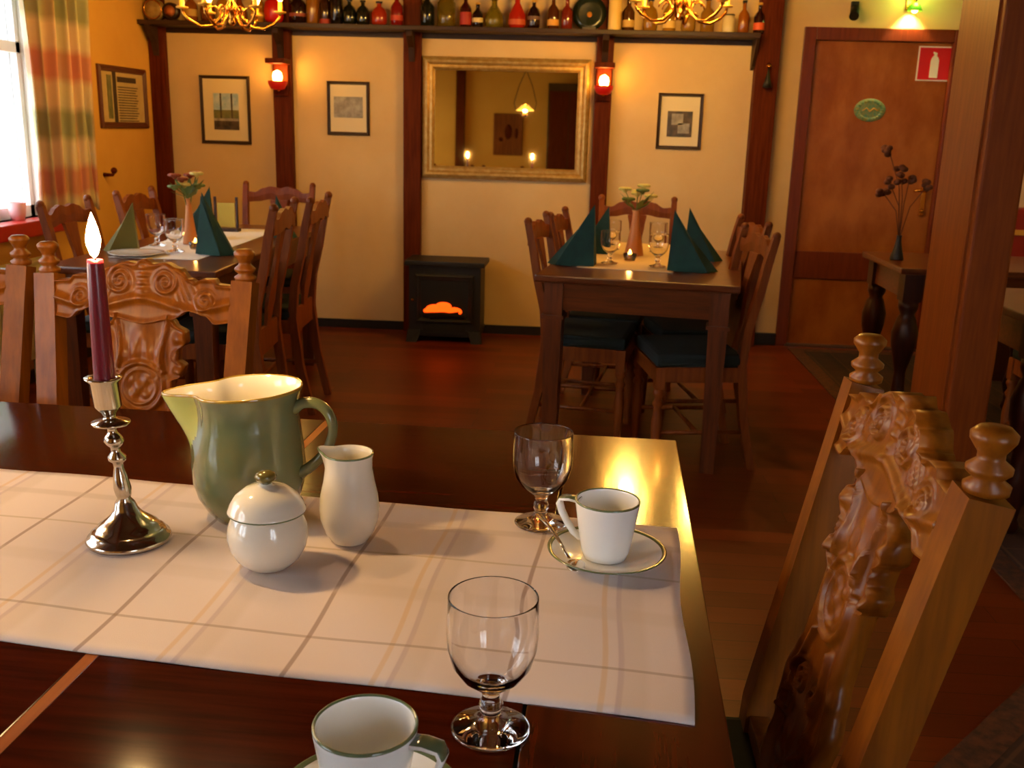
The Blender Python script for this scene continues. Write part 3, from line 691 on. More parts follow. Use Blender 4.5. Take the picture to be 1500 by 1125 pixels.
# ------------------------------------------------------------------ green jug
def jug():
    t = thing('jug', (-.443, 1.262, TZT), 'large sage-green glazed jug with cream inside and green handle', 'jug')
    outer = [(0, .0), (.044, 0), (.048, .003), (.060, .018), (.070, .036), (.0755, .056), (.0768, .078), (.0752, .100), (.0725, .122), (.0705, .140), (.0702, .156), (.072, .172), (.0755, .184)]
    rim = [(.0758, .1865), (.0745, .1880), (.0728, .1865)]
    inner = [(.0690, .172), (.0672, .156), (.0675, .140), (.0695, .122), (.072, .100), (.0735, .078), (.072, .056), (.06, .02), (0, .012)]
    # denser body
    def dens(P, k=3):
        o = []
        for (a, b), (c, d) in zip(P, P[1:]): o += [(a+(c-a)*i/k, b+(d-b)*i/k) for i in range(k)]
        return o+[P[-1]]
    A = dens(outer); Rr = rim; I = dens(inner); prof = A+Rr+I; n = 96
    SA = R(187)
    def fn(p, a):
        d = (a-SA+math.pi) % (2*math.pi)-math.pi
        g = math.exp(-(d/.34)**2); hz = max(0, min(1, (p.z-.085)/.10)); hz = hz*hz*(3-2*hz)
        r_ = math.hypot(p.x, p.y)
        if r_ > .02:
            k = (.040*g*hz)/r_; p = Vector((p.x*(1+k), p.y*(1+k), p.z - .006*g*hz + .004*hz*math.cos(a)))
            # slight waist just beside the lip
            k2 = -.006*hz*math.exp(-((abs(d)-.65)/.25)**2)/r_; p = Vector((p.x*(1+k2), p.y*(1+k2), p.z))
        return p
    nA, nR = len(A), len(Rr)
    def mf(k, a):
        d = (a-SA+math.pi) % (2*math.pi)-math.pi
        z = prof[k][1]
        if k < nA-1: return 3 if (abs(d) < .62*math.sqrt(max(0, min(1, (z-.078)/.06))) and z > .08) else 0
        if k < nA+nR-1+0: return 1
        return 2
    MB().lathe(prof, n=n, fn=fn, mfn=mf).build('jug_body', [M['jug_green'], M['jug_rim'], M['ceramic'], M['jug_light']], t)
    pts = [(.066, 0, .160), (.080, 0, .170), (.100, -.002, .171), (.116, -.004, .160), (.1225, -.004, .140), (.118, -.004, .118), (.106, -.003, .098), (.090, -.002, .082), (.074, 0, .070)]
    sp = []
    for i in range(len(pts)-1):
        p0, p1, p2, p3 = [Vector(pts[max(0, min(len(pts)-1, j))]) for j in (i-1, i, i+1, i+2)]
        for q_ in range(5):
            u = q_/5; sp.append(.5*((2*p1)+(-p0+p2)*u+(2*p0-5*p1+4*p2-p3)*u*u+(-p0+3*p1-3*p2+p3)*u**3))
    sp.append(Vector(pts[-1]))
    MB().tube(sp, [.0085-.002*math.sin(math.pi*i/(len(sp)-1)) for i in range(len(sp))], 12, flat=1.35, up=(0, 0, 1)).build('handle', M['jug_green'], t)
    return t
jug().rotation_euler.z = R(-4)

# creamer
t = thing('creamer', (-.288, 1.198, TZT), 'tall slim cream milk jug with green rim beside the sugar bowl', 'milk jug')
P = [(0, 0), (.022, 0), (.0255, .003), (.033, .016), (.0385, .034), (.0395, .048), (.0375, .066), (.033, .086), (.0305, .102), (.0310, .116), (.0325, .1215)]
Pi = [(.029, .116), (.028, .10), (.030, .086), (.0345, .066), (.036, .048), (.034, .03), (.02, .008), (0, .006)]
def cfn(p, a):
    d = (a-R(168)+math.pi) % (2*math.pi)-math.pi; g = math.exp(-(d/.33)**2); hz = max(0, min(1, (p.z-.09)/.03)); r_ = math.hypot(p.x, p.y)
    if r_ > .01: k = .012*g*hz*hz/r_; p = Vector((p.x*(1+k), p.y*(1+k), p.z+.003*g*hz))
    return p
prof = P+[(.0325, .1235), (.0305, .1235)]+Pi; nP = len(P)
MB().lathe(prof, n=64, fn=cfn, mfn=lambda k, a: 1 if nP-1 <= k <= nP else 0).build('creamer_body', [M['ceramic'], M['greenrim']], t)

# sugar bowl
t = thing('sugar_bowl', (-.371, 1.113, TZT), 'round cream lidded sugar bowl with small green-brown knob', 'sugar bowl')
MB().lathe([(0, 0), (.026, 0), (.030, .002), (.040, .012), (.047, .026), (.0495, .040), (.048, .053), (.043, .066), (.0405, .071), (.038, .071), (.040, .06), (.045, .045), (.04, .02), (0, .008)], n=56).build('bowl', M['ceramic'], t)
lid = MB().lathe([(.0435, .0705), (.0475, .0715), (.0478, .0735), (.0465, .0755), (.0445, .082), (.038, .092), (.026, .101), (.012, .105), (.008, .106), (.0075, .108), (0, .108)], n=56, mfn=lambda k, a: 1 if k < 2 else 0)
lid.build('lid', [M['ceramic'], M['greenrim']], t)
MB().lathe([(.007, .107), (.008, .110), (.0125, .113), (.0135, .117), (.011, .121), (.005, .1235), (0, .124)], n=24).build('knob', mat('olive_knob_glaze', '#6a6030', .15, coat=.5), t)

# ------------------------------------------------------------------ goblets
def goblet(x, y, z, label, group, n=48, sc_=1.):
    t = thing('glass_goblet', (x, y, z), label, 'glass', group=group)
    P = [(0, 0), (.034, 0), (.0365, .001), (.0368, .0025), (.034, .004), (.022, .007), (.012, .011), (.0095, .016), (.0088, .020), (.0105, .0235), (.0115, .027), (.0095, .031), (.008, .035), (.0095, .041), (.017, .047), (.028, .056), (.0365, .069), (.0408, .085), (.0418, .100), (.0412, .120), (.04095, .1335), (.0408, .1345), (.0405, .13515), (.0402, .1354), (.0398, .13515), (.0395, .1345), (.0395, .1335), (.0398, .12), (.0403, .100), (.0393, .086), (.0350, .071), (.026, .0585), (.014, .051), (0, .049)]
    MB().lathe(P, n=n).build('goblet_glass', M['glass'], t); t.scale = (sc_,)*3
    return t
gA = goblet(-.038, 1.291, TZT, 'clear stemmed goblet standing behind the white cup at the runner edge', 'goblets on the front table')
gB = dup(gA, (-.063, .800, .7503), None, 'clear stemmed goblet nearest the camera, next to the front cup')

# ------------------------------------------------------------------ cups and saucers
def cup(x, y, z, rz, label):
    t = thing('coffee_cup', (x, y, z), label, 'cup', rz, 'white coffee cups')
    out = [(0, 0), (.026, 0), (.0285, .0015), (.031, .010), (.0345, .030), (.038, .052), (.0410, .072), (.0418, .0765)]
    inn = [(.0385, .0745), (.0355, .052), (.032, .03), (.027, .008), (0, .005)]
    prof = out+[(.0415, .0785), (.0400, .0788), (.0390, .0775)]+inn; nO = len(out)
    MB().lathe(prof, n=56, mfn=lambda k, a: 1 if nO-1 <= k <= nO+1 else 0).build('cup_body', [M['white_china'], M['greenrim']], t)
    # angular handle : flat strap out from the rim, then straight diagonal back to the wall
    hp = [(.037, 0, .0705), (.050, 0, .0715), (.0625, 0, .0695), (.0655, 0, .0635), (.062, 0, .052), (.054, 0, .038), (.045, 0, .026), (.034, 0, .018)]
    mb = MB(); n = 8; rings = []
    for i, p in enumerate(hp):
        P_ = Vector(p); tt = (Vector(hp[min(i+1, 7)])-Vector(hp[max(i-1, 0)])).normalized(); nn = Vector((0, 1, 0)); bb = tt.cross(nn)
        wd = .0085 if i < 4 else .0085-.0008*(i-3)
        rings.append([mb.bm.verts.new(P_ + nn*wd*c0 + bb*.0028*c1) for c0, c1 in ((-1, -.6), (-.7, -1), (.7, -1), (1, -.6), (1, .6), (.7, 1), (-.7, 1), (-1, .6))])
    for i in range(7):
        for k in range(8):
            f = mb.bm.faces.new((rings[i][k], rings[i][(k+1) % 8], rings[i+1][(k+1) % 8], rings[i+1][k])); f.smooth = True
            f.material_index = 1 if (i < 3 and k in (4, 5, 6)) or (i < 3 and k in (0, 1, 2) and False) else 0
    mb.bm.faces.new(rings[0]); mb.bm.faces.new(rings[-1])
    mb.build('handle', [M['white_china'], M['greenrim']], t)
    return t
def saucer(x, y, z, label):
    t = thing('saucer', (x, y, z), label, 'saucer', group='white saucers with green rims')
    P = [(0, 0), (.040, 0), (.043, .002), (.058, .006), (.072, .0125), (.0765, .0148), (.0768, .0158), (.0755, .0165), (.071, .0145), (.056, .0085), (.040, .0045), (0, .004)]
    MB().lathe(P, n=64, mfn=lambda k, a: 1 if 4 <= k <= 7 else 0).build('saucer_body', [M['white_china'], M['greenrim']], t); return t
sA = saucer(.052, 1.182, TZT, 'green-rimmed saucer with a teaspoon at the right end of the runner')
cA = cup(.050, 1.182, TZT+.0045, R(160), 'white coffee cup with green rim on the saucer behind')
sB = dup(sA, (-.150, .672, .7503), None, 'green-rimmed saucer cut off by the bottom edge under the front cup')
cB = dup(cA, (-.152, .674, .7503+.0045), R(-12), 'white coffee cup with green rim cut by the bottom edge, handle to the right')
# teaspoon on the saucer
t = thing('teaspoon', (0, 0, 0), 'silver teaspoon lying on the rear saucer in front of the cup', 'spoon')
z0 = TZT+.0095
mb = MB().tube([(-.040, 1.262-.006, z0+.018), (-.022, 1.222, z0+.0135), (-.008, 1.185, z0+.009), (.004, 1.152, z0+.003)], [.0042, .0032, .0022, .0022], 8, flat=.5, up=(1, 0, 0))
mb.build('spoon_handle', M['silver'], t)
MB().ball((.0125, 1.1365, z0+.001), 1, seg=18, sc_=(.0125, .018, .003)).build('spoon_bowl', M['silver'], t)

# ------------------------------------------------------------------ plain dining chairs in the back
def psh(z): return .09*((max(z, .46)-.46)/.48)**1.25
def plain_chair(loc, rz, label, group):
    t = thing('dining_chair', loc, label, 'chair', rz, group); mc = M['chair']
    for sx in (-1, 1):
        pts = [(sx*.175, .075, 0), (sx*.178, .025, .22), (sx*.18, 0, .44), (sx*.183, psh(.58)-.004, .58), (sx*.187, psh(.72)+.004, .72), (sx*.19, psh(.84), .84), (sx*.193, psh(.94), .94)]
        MB().tube(pts, [.022, .024, .026, .024, .023, .022, .019], 4, up=(0, 1, 0), sm=False).ball((sx*.193, psh(.945), .945), .018, seg=8).build('back_post', mc, t)
        MB().lathe(turned(0, .40, .024), c=(sx*.185, -.325, 0), n=12).b2(sx*.185-.02, sx*.185+.02, -.345, -.305, .34, .43, bev=.003).build('leg', mc, t)
    top_ = [(-.19, .905), (-.14, .900), (-.09, .925), (-.05, .935), (0, .925), (.05, .935), (.09, .925), (.14, .900), (.19, .905)]
    bot_ = [(-.19, .845), (-.12, .850), (-.05, .862), (0, .850), (.05, .862), (.12, .850), (.19, .845)]
    mb = MB(); n = 40; F = []
    for i in range(n+1):
        x = -.19+.38*i/n; zt, zb = smo(top_, x), smo(bot_, x); y = psh(.9)+.014*(1-(x/.19)**2)
        F.append([mb.bm.verts.new((x, y+dy, z)) for dy, z in ((-.011, zb), (-.013, (zt+zb)/2), (-.009, zt), (.010, zt), (.011, zb))])
    for A, B_ in zip(F, F[1:]):
        for k in range(5): mb.bm.faces.new((A[k], A[(k+1) % 5], B_[(k+1) % 5], B_[k]))
    mb.bm.faces.new(F[0]); mb.bm.faces.new(F[-1]); mb.build('crest_rail', mc, t)
    spl = [(.48, .035), (.52, .045), (.57, .062), (.62, .055), (.68, .036), (.74, .030), (.80, .040), (.86, .050)]
    mb = MB(); prv = None
    for j in range(31):
        z = .47+.39*j/30; wv = smo(spl, z); y = psh(z)+.008
        q_ = [mb.bm.verts.new(p_) for p_ in ((-wv, y-.007, z), (wv, y-.007, z), (wv, y+.007, z), (-wv, y+.007, z))]
        if prv:
            for k in range(4): mb.bm.faces.new((prv[k], prv[(k+1) % 4], q_[(k+1) % 4], q_[k]))
        else: mb.bm.faces.new(q_)
        prv = q_
    mb.bm.faces.new(prv); mb.build('splat', mc, t)
    MB().b2(-.19, .19, -.345, -.32, .37, .43).b2(-.18, .18, -.012, .012, .37, .475).b2(-.198, -.175, -.335, 0, .37, .43).b2(.175, .198, -.335, 0, .37, .43).build('seat_frame', mc, t)
    MB().box((0, -.17, .455), (.40, .345, .055), bev=.018).build('seat', M['green_seat'], t)
    MB().tube([(-.178, .04, .16), (-.185, -.325, .16)], .010, 6).tube([(.178, .04, .16), (.185, -.325, .16)], .010, 6).tube([(-.18, -.16, .16), (.18, -.16, .16)], .010, 6).build('stretcher', mc, t)
    return t
GL, GR = 'chairs around the left back table', 'chairs around the right back table'
p0 = plain_chair((-1.27, 3.88, 0), R(-90+5), 'brown splat-back chair on the right side of the left back table, the nearer one', GL)
def pc(x, y, rz, label, g, s=1.0, z=0): return dup(p0, (x, y, z), R(rz), label, group=g, scale=s)
p0.scale = (1.03,)*3
pc(-1.27, 4.42, -90+3, 'brown splat-back chair on the right side of the left back table, the farther one', GL, 1.02)
pc(-1.72, 5.50, 0, 'brown chair at the far end of the left back table, before a wall post', GL)
pc(-2.06, 4.02, 90, 'chair between left back table and window, right behind the candle flame', GL)
pc(-2.08, 4.72, 90, 'chair on the window side of the left back table near the wall corner', GL)
pc(.30, 5.28, 0, 'chair at the far end of the right back table, its wavy crest behind the vase', GR)
pc(-.095, 4.20, 90-9, 'chair on the left side of the right back table, the nearer one', GR, .98)
pc(-.020, 4.64, 90-9, 'chair on the left side of the right back table, the farther one', GR, .97)
pc(.615, 3.93, -90+9, 'chair on the right side of the right back table, the nearer one beside the door', GR, .98)
pc(.67, 4.40, -90+9, 'chair on the right side of the right back table, the farther one', GR, .98)

# ------------------------------------------------------------------ back tables
def back_table(loc, rz, w_, l_, label, turnedlegs=False, name='dining_table'):
    t = thing(name, loc, label, 'table', rz)
    MB().b2(-w_/2, w_/2, -l_/2, l_/2, .722, .75, bev=.006).build('tabletop', M['btable'], t)
    q = .045
    MB().b2(-w_/2+q, w_/2-q, -l_/2+q, -l_/2+q+.02, .61, .722).b2(-w_/2+q, w_/2-q, l_/2-q-.02, l_/2-q, .61, .722).b2(-w_/2+q, -w_/2+q+.02, -l_/2+q, l_/2-q, .61, .722).b2(w_/2-q-.02, w_/2-q, -l_/2+q, l_/2-q, .61, .722).build('apron', M['btable'], t)
    for sx in (-1, 1):
        for sy_ in (-1, 1):
            x, y = sx*(w_/2-.07), sy_*(l_/2-.07)
            if turnedlegs: MB().lathe([(.028, 0), (.034, .02), (.024, .05), (.03, .09), (.04, .13), (.028, .2), (.024, .28), (.034, .32), (.052, .40), (.056, .46), (.04, .52), (.03, .54), (.042, .57), (.042, .60)], c=(x, y, 0), n=20).b2(x-.04, x+.04, y-.04, y+.04, .6, .722).build('leg', M['darkchair'], t)
            else:
                mb = MB(); mb.tube([(x, y, 0), (x, y, .60), (x, y, .722)], [.038, .052, .052], 4, up=(1, 0, 0), sm=False).b2(x-.045, x+.045, y-.045, y+.045, .575, .59); mb.build('leg', M['btableleg'], t)
    return t
back_table((.305, 4.275, 0), R(-9), .775, 1.16, 'dark wooden table right of the stove with a candle, terracotta vase and standing green napkins')
back_table((-1.69, 4.38, 0), R(1.8), .66, 1.74, 'dark wooden table by the window with green napkins and a white cloth')
back_table((1.80, 4.62, .0065), 0, .84, .62, 'dark table with bulbous turned legs in front of the door, behind the big post', True)
back_table((1.86, 3.50, .0065), 0, .86, .66, 'brown table at the right picture edge behind the big timber post', True)
def cloth(x, y, w_, l_, rz, m, name, label):
    o = MB().b2(-w_/2, w_/2, -l_/2, l_/2, 0, .002).build(name, m, None, (x, y, .7503), rz); return tag(o, label, 'table cloth')
cloth(.262, 4.47, .39, 1.0, R(-9), M['cream_cloth'], 'table_runner', 'cream runner glowing in candlelight on the right back table')
cloth(-1.71, 4.40, .36, 1.2, R(1.8), M['white_cloth'], 'table_runner', 'white runner on the left back table by the window')
def fan_napkin(x, y, rz, w_, h_, m, label, group, z=.7505):
    """standing folded paper napkin: upright fold line inside, slopes falling to the plate side (+x)"""
    mb = MB(); A = (0, 0, h_); I1, I2 = (-.012, -.045, 0), (-.012, .045, 0); O = (w_, 0, 0); O1, O2 = (w_*.78, -.05, 0), (w_*.78, .05, 0)
    V = {k: mb.bm.verts.new(p) for k, p in dict(A=A, I1=I1, I2=I2, O=O, O1=O1, O2=O2, C=(w_*.35, 0, h_*.58)).items()}
    for f in (('A', 'I1', 'O1'), ('A', 'O1', 'C'), ('C', 'O1', 'O'), ('C', 'O', 'O2'), ('A', 'C', 'O2'), ('A', 'O2', 'I2'), ('A', 'I2', 'I1'), ('I1', 'I2', 'O2', 'O', 'O1')): mb.bm.faces.new([V[k] for k in f])
    # second layer fold
    mb.prism([(w_*.05, -.053, .0), (w_*.80, -.055, .0), (0, -.006, h_*.93)], (0, -.0025, 0))
    o = mb.build('folded_napkin', m, None, (x, y, z), rz); return tag(o, label, 'napkin', group)
GN = 'standing green napkins'
fan_napkin(.055, 4.08, R(180-9), .19, .25, M['teal'], 'green standing napkin at front left of the right back table', GN)
fan_napkin(.125, 4.50, R(180-9), .16, .215, M['teal'], 'green standing napkin at back left of the right back table', GN)
fan_napkin(.375, 4.04, R(-9), .19, .24, M['teal'], 'green standing napkin at front right of the right back table', GN, .7525)
fan_napkin(.475, 4.42, R(-9), .16, .225, M['teal'], 'green standing napkin at back right of the right back table', GN)
fan_napkin(-1.565, 4.02, R(-15), .15, .25, M['teal'], 'bright green standing napkin on the near right of the left back table', GN, .7525)
fan_napkin(-1.72, 4.52, R(190), .17, .24, M['teal'], 'dark green standing napkin behind the vase on the left back table', GN, .7525)
fan_napkin(-1.86, 4.02, R(200), .13, .20, M['olive_paper'], 'olive standing napkin right of the candle flame on the left back table', GN, .7525)
fan_napkin(-1.47, 4.72, R(0), .10, .20, M['teal'], 'green napkin seen through the chair backs at the left back table', GN)

# vases with flowers
def vase(x, y, z, h_, r_, m, label, name='flower_vase'):
    t = thing(name, (x, y, z), label, 'vase')
    MB().lathe([(0, 0), (r_, 0), (r_*1.02, .006), (r_*.72, h_*.35), (r_*.42, h_*.75), (r_*.36, h_*.95), (r_*.45, h_), (r_*.3, h_), (r_*.25, h_*.5), (0, h_*.4)], n=28).build('vase_body', m, t); return t
def bouquet(t, h_, n, spread, cols, seed):
    rnd = random.Random(seed)
    for k in range(n):
        a = rnd.uniform(0, 6.28); e = rnd.uniform(.2, 1)*spread; zt = h_+rnd.uniform(.04, .11)
        p1 = (e*math.cos(a), e*math.sin(a), zt)
        MB().tube([(0, 0, h_*.6), (p1[0]*.35, p1[1]*.35, h_+.02), p1], .0018, 5).build('stem', M['leafg'], t)
        mb = MB()
        for j in range(7):
            b_ = j/7*6.28; d = Vector((math.cos(b_)*.018, math.sin(b_)*.018, .006))
            mb.ball(Vector(p1)+d*.9, 1, seg=8, sc_=(.015, .013, .008))
        mb.ball(p1, .012, seg=8); mb.build('flower', cols[k % len(cols)], t)
    for k in range(9):
        a = rnd.uniform(0, 6.28); d = Vector((math.cos(a), math.sin(a), rnd.uniform(.3, 1.2))); q_ = Vector((0, 0, h_)); sd = Vector((-math.sin(a), math.cos(a), 0))*.016
        L_ = spread*1.1
        MB().prism([q_, q_+d*L_*.5+sd, q_+d*L_, q_+d*L_*.5-sd], (0, 0, .001)).build('leaf', M['leafg'], t)
v = vase(.245, 4.47, .7525, .20, .042, M['terracotta'], 'tapered terracotta vase of pale flowers on the right back table'); bouquet(v, .20, 7, .07, [M['petal'], M['leafg'], M['petal']], 3)
v = vase(-1.735, 4.30, .7525, .20, .032, M['terracotta'], 'slim vase with rust and yellow flowers on the left back table'); bouquet(v, .20, 8, .07, [M['petal_red'], M['petal'], M['petal_red'], M['leafg']], 5)
v = vase(1.45, 4.62, .7568, .11, .03, M['black'], 'dark vase with tall dried flowers in front of the door')
rnd = random.Random(9)
for k in range(6):
    px, pz = (-.09, .48) if k == 0 else (rnd.uniform(-.10, .12), rnd.uniform(.22, .42))
    MB().tube([(0, 0, .09), (px*.3, 0, .09+(pz-.09)*.6), (px, rnd.uniform(-.03, .03), pz)], .0022, 5).build('stem', M['dry'], v)
    mb = MB()
    for j in range(6): mb.ball((px+rnd.uniform(-.022, .022), rnd.uniform(-.02, .02), pz+rnd.uniform(-.02, .02)), 1, seg=8, sc_=(.017, .012, .013))
    mb.build('flower', M['dry'], v)
fan_napkin(1.74, 4.58, R(180), .13, .16, M['teal'], 'green standing napkin on the table by the door, half behind the big post', GN, .7568)

# tealights and glasses on the back tables
def tealight(x, y, label):
    t = thing('tealight', (x, y, .7525), label, 'candle')
    MB().lathe([(0, 0), (.022, 0), (.024, .004), (.03, .03), (.028, .03), (.022, .006), (0, .005)], n=24).build('glass_holder', M['glass'], t)
    MB().lathe([(0, .006), (.018, .006), (.018, .016), (0, .017)], n=18).build('wax', M['signwhite'], t)
    MB().lathe([(0, .018), (.006, .024), (.008, .031), (.004, .042), (0, .048)], n=12).build('flame', M['tea'], t); return t
tealight(.218, 4.27, 'burning tealight in front of the terracotta vase on the right back table')
tealight(-1.645, 4.13, 'burning tealight on the white runner of the left back table')
GG = 'goblets on the back tables'
for x, y, lb in ((.128, 4.15, 'goblet left of the tealight on the right back table'), (.325, 4.10, 'goblet right of the tealight on the right back table'),
                 (.15, 4.66, 'goblet behind the left napkins of the right back table'), (.36, 4.62, 'goblet behind the right napkins of the right back table'),
                 (-1.845, 4.20, 'goblet beside the olive napkin on the left back table'), (-1.69, 4.02, 'goblet in front of the tealight on the left back table')):
    dup(gA, (x, y, .7525), None, lb, group=GG)
t = thing('menu_holder', (-1.77, 4.86, .7525), 'yellow menu card between two dark wooden sticks on the left back table', 'menu holder')
MB().b2(-.045, .045, -.002, .002, .02, .14).build('menu_card', mat('yellow_card', '#b89a2c', .7), t)
for s_ in (-1, 1): MB().b2(s_*.055-.005, s_*.055+.005, -.006, .006, 0, .17).build('stick', M['frame_dark'], t)
MB().b2(-.065, .065, -.025, .025, 0, .016, bev=.003).build('base', M['frame_dark'], t)
t = tag(MB().lathe([(0, 0), (.06, 0), (.10, .008), (.11, .014), (.10, .011), (0, .004)], n=36).build('plate', M['ceramic'], None, (-1.79, 4.22-.35, .7525)), 'white side plate at the near end of the left back table', 'plate')
mb = MB()
for i in range(7): mb.prism([(-.07+.022*i, -.05, 0), (-.05+.022*i, -.05, 0), (-.055+.022*i, -.02, .035+.01*math.sin(i*2)), (-.065+.022*i, .05, 0)], (.012, .03, 0))
t = tag(mb.build('folded_napkin', M['white_cloth'], None, (-1.80, 4.395, .7525)), 'crumpled white paper napkin lying on the left back table', 'napkin')

# ------------------------------------------------------------------ chandeliers
def chandelier(x, y, z, label):
    t = thing('chandelier', (x, y, z), label, 'chandelier', group='brass chandeliers')
    MB().lathe([(0, -.02), (.012, -.012), (.02, 0), (.012, .015), (.022, .04), (.032, .06), (.02, .08), (.01, .10), (.014, .2), (.02, .22), (.01, .26), (.006, .30), (0, .30)], n=20).tube([(0, 0, .29), (0, 0, ZC-z)], .004, 6).build('body', M['brass'], t)
    MB().lathe([(.0, ZC-z-.03), (.03, ZC-z-.02), (.05, ZC-z-.001), (0, ZC-z-.001)], n=20).build('ceiling_rose', M['brass'], t)
    for k in range(6):
        a = k/6*6.283+.3; ca, sa = math.cos(a), math.sin(a)
        pr_ = [(.02, .06), (.05, .015), (.09, -.02), (.14, -.025), (.19, .0), (.215, .025), (.22, .05)]
        arm = MB().tube([(r_*ca, r_*sa, z_) for r_, z_ in pr_], .0065, 8).tube([((.08+.03*math.cos(q_))*ca, (.08+.03*math.cos(q_))*sa, .035+.03*math.sin(q_)) for q_ in [i*.6 for i in range(9)]], .004, 6)
        ao = arm.build('arm', M['brass'], t)
        MB().lathe([(.004, .095), (.026, .10), (.028, .106), (.01, .11), (.01, .15), (0, .15)], c=(.22*ca, .22*sa, -.05), n=16).build('candle_cup', M['gold'], ao)
        MB().lathe([(0, .148), (.008, .152), (.017, .172), (.018, .185), (.010, .208), (.003, .225), (0, .228)], c=(.22*ca, .22*sa, -.05), n=14).build('bulb', M['bulb'], ao)
    return t
chandelier(-1.66, 4.75, 1.735, 'brass chandelier with glowing bulbs over the left back table')
chandelier(.41, 4.75, 1.80, 'brass chandelier over the right back table, cut by the top picture edge')

# hanging oil lamp over the front table (its reflection shows in the mirror)
t = thing('hanging_lamp', (-.66, 1.62, 1.58), 'hanging brass lamp with white glass shade, seen in the wall mirror', 'lamp')
MB().lathe([(0, -.03), (.015, -.025), (.03, -.01), (.028, .01), (.012, .03), (0, .03)], n=24).build('oil_font', M['brass'], t)
_m = MB(); _m.nocap = True; _m.lathe([(.10, .045), (.06, .075), (.035, .10), (.032, .10), (.057, .072), (.097, .045)], n=28).build('glass_shade', mat('opal_shade', '#f0e0b0', .4, emit='#ffc860', es=2.5), t)
MB().lathe([(0, .064), (.012, .068), (.018, .08), (.012, .10), (0, .11)], n=14).build('bulb', M['bulb'], t)
for s_ in (-1, 1): MB().tube([(s_*.10, 0, .045), (s_*.12, 0, .12), (s_*.07, 0, .30), (0, 0, .46)], .005, 6).build('hanger', M['frame_dark'], t)
MB().tube([(0, 0, .46), (0, 0, ZC-1.58)], .004, 6).build('chain', M['frame_dark'], t)
struct('trim_11', MB().b2(-1.77, -1.65, YR, YR+.1, 0, ZC), M['post'])
t = thing('wooden_wall_plaque', (-1.06, YR, 1.46), 'red-brown carved wooden wall plaque on the rear wall, seen in the mirror', 'plaque')
MB().b2(-.2, .2, 0, .03, -.29, .26, bev=.01).build('board', M['chair'], t)
MB().ball((0, .03, .02), 1, seg=16, sc_=(.05, .015, .10)).ball((-.1, .03, -.08), .03).ball((.11, .03, 0), 1, sc_=(.025, .012, .07)).build('carving', M['post'], t)
t = thing('tall_cupboard', (-.26, YR+.012, 0), 'tall dark wooden cupboard at the rear wall, seen in the mirror', 'cupboard')
MB().b2(-.26, .3, 0, .38, 0, 2.1, bev=.01).build('carcass', M['darkchair'], t)
MB().b2(-.24, .015, .38, .40, .1, 2.0, bev=.004).build('door', M['post'], t)
MB().b2(.025, .28, .38, .40, .1, 2.0, bev=.004).build('door', M['post'], t)

# ------------------------------------------------------------------ big free-standing timber post, spot lamps
struct('trim_12', MB().b2(1.19, 1.315, 3.10, 3.46, .006, ZC, bev=.008).b2(1.183, 1.19, 3.13, 3.145, .006, ZC), M['bigpost'])
struct('trim_13', MB().b2(1.18, 1.33, YR, 3.10, ZC-.14, ZC).b2(1.18, 1.33, 3.46, YW, ZC-.14, ZC), M['beam'])
t = thing('door_lamp', (1.86, YW, 2.0), 'small lamp shining down the wall above the door', 'lamp')
MB().b2(-.03, .03, -.02, 0, .02, .09, bev=.004).tube([(0, -.02, .05), (0, -.08, .05), (0, -.09, .035)], .007, 8).build('bracket', M['brass'], t)
mb = MB(); mb.nocap = True
mb.lathe([(.018, .05), (.03, .035), (.042, .005), (.040, .005), (.028, .033), (.016, .046)], c=(0, -.09, 0), n=24).build('shade', mat('green_lamp_glass', '#58a02c', .3, emit='#6cc020', es=.8), t)
MB().ball((0, -.09, .012), .018, seg=14).build('bulb', M['bulb'], t)
t = thing('spotlight', (1.54, YW, 2.0), 'small black spotlight on the wall left above the door', 'lamp')
MB().b2(-.02, .02, -.03, 0, -.01, .06).build('wall_mount', M['black'], t)
MB().tube([(0, -.03, .02), (-.02, -.10, -.03)], [.022, .028], 14).build('lamp_head', M['black'], t)
t = thing('hanging_ornament', (1.055, YW-.10, 1.65), 'small brass and iron ornament hanging on the rightmost wall post', 'ornament')
MB().tube([(0, 0, .05), (0, -.03, .05), (0, -.035, .03)], .005, 6).build('hook', M['brass'], t)
MB().lathe([(0, -.09), (.028, -.085), (.02, -.055), (.012, -.03), (.006, -.0), (0, .03)], c=(0, -.035, 0), n=16).build('bell', M['black'], t)
MB().ball((0, -.035, .035), .015, seg=10).build('ball', M['brass'], t)

# ------------------------------------------------------------------ right side : bench, chair, rugs
t = thing('wall_bench', (2.62, 5.55, 0), 'red leather wall bench with gold piping at the right picture edge', 'bench')
MB().b2(-.35, .35, .28, .40, .40, .93, bev=.03).build('backrest', M['redbench'], t)
MB().b2(-.35, .35, .265, .285, .78, .81, bev=.004).build('piping', M['gold'], t)
MB().b2(-.35, .35, -.12, .30, .34, .46, bev=.03).build('seat', M['redbench'], t)
MB().b2(-.33, .33, -.08, .38, 0, .34).build('base', M['darkchair'], t)
pc(1.98, 3.72, 180, 'dark chair with green seat at the right edge table behind the big post', 'chairs on the right side of the room', z=.010)
def rugmat():
    m = uvmat('patterned_rug', '#2c1408', .97, [(0, .16, [.08], .07, '#3a1c0c', .8), (1, .16, [.08], .07, '#34180a', .8), (0, .16, [.02], .012, '#5c3a1a', .5), (1, .16, [.02], .012, '#4c3016', .5), (0, .32, [.16], .03, '#1c0e08', .7)], .3, 60)
    return m
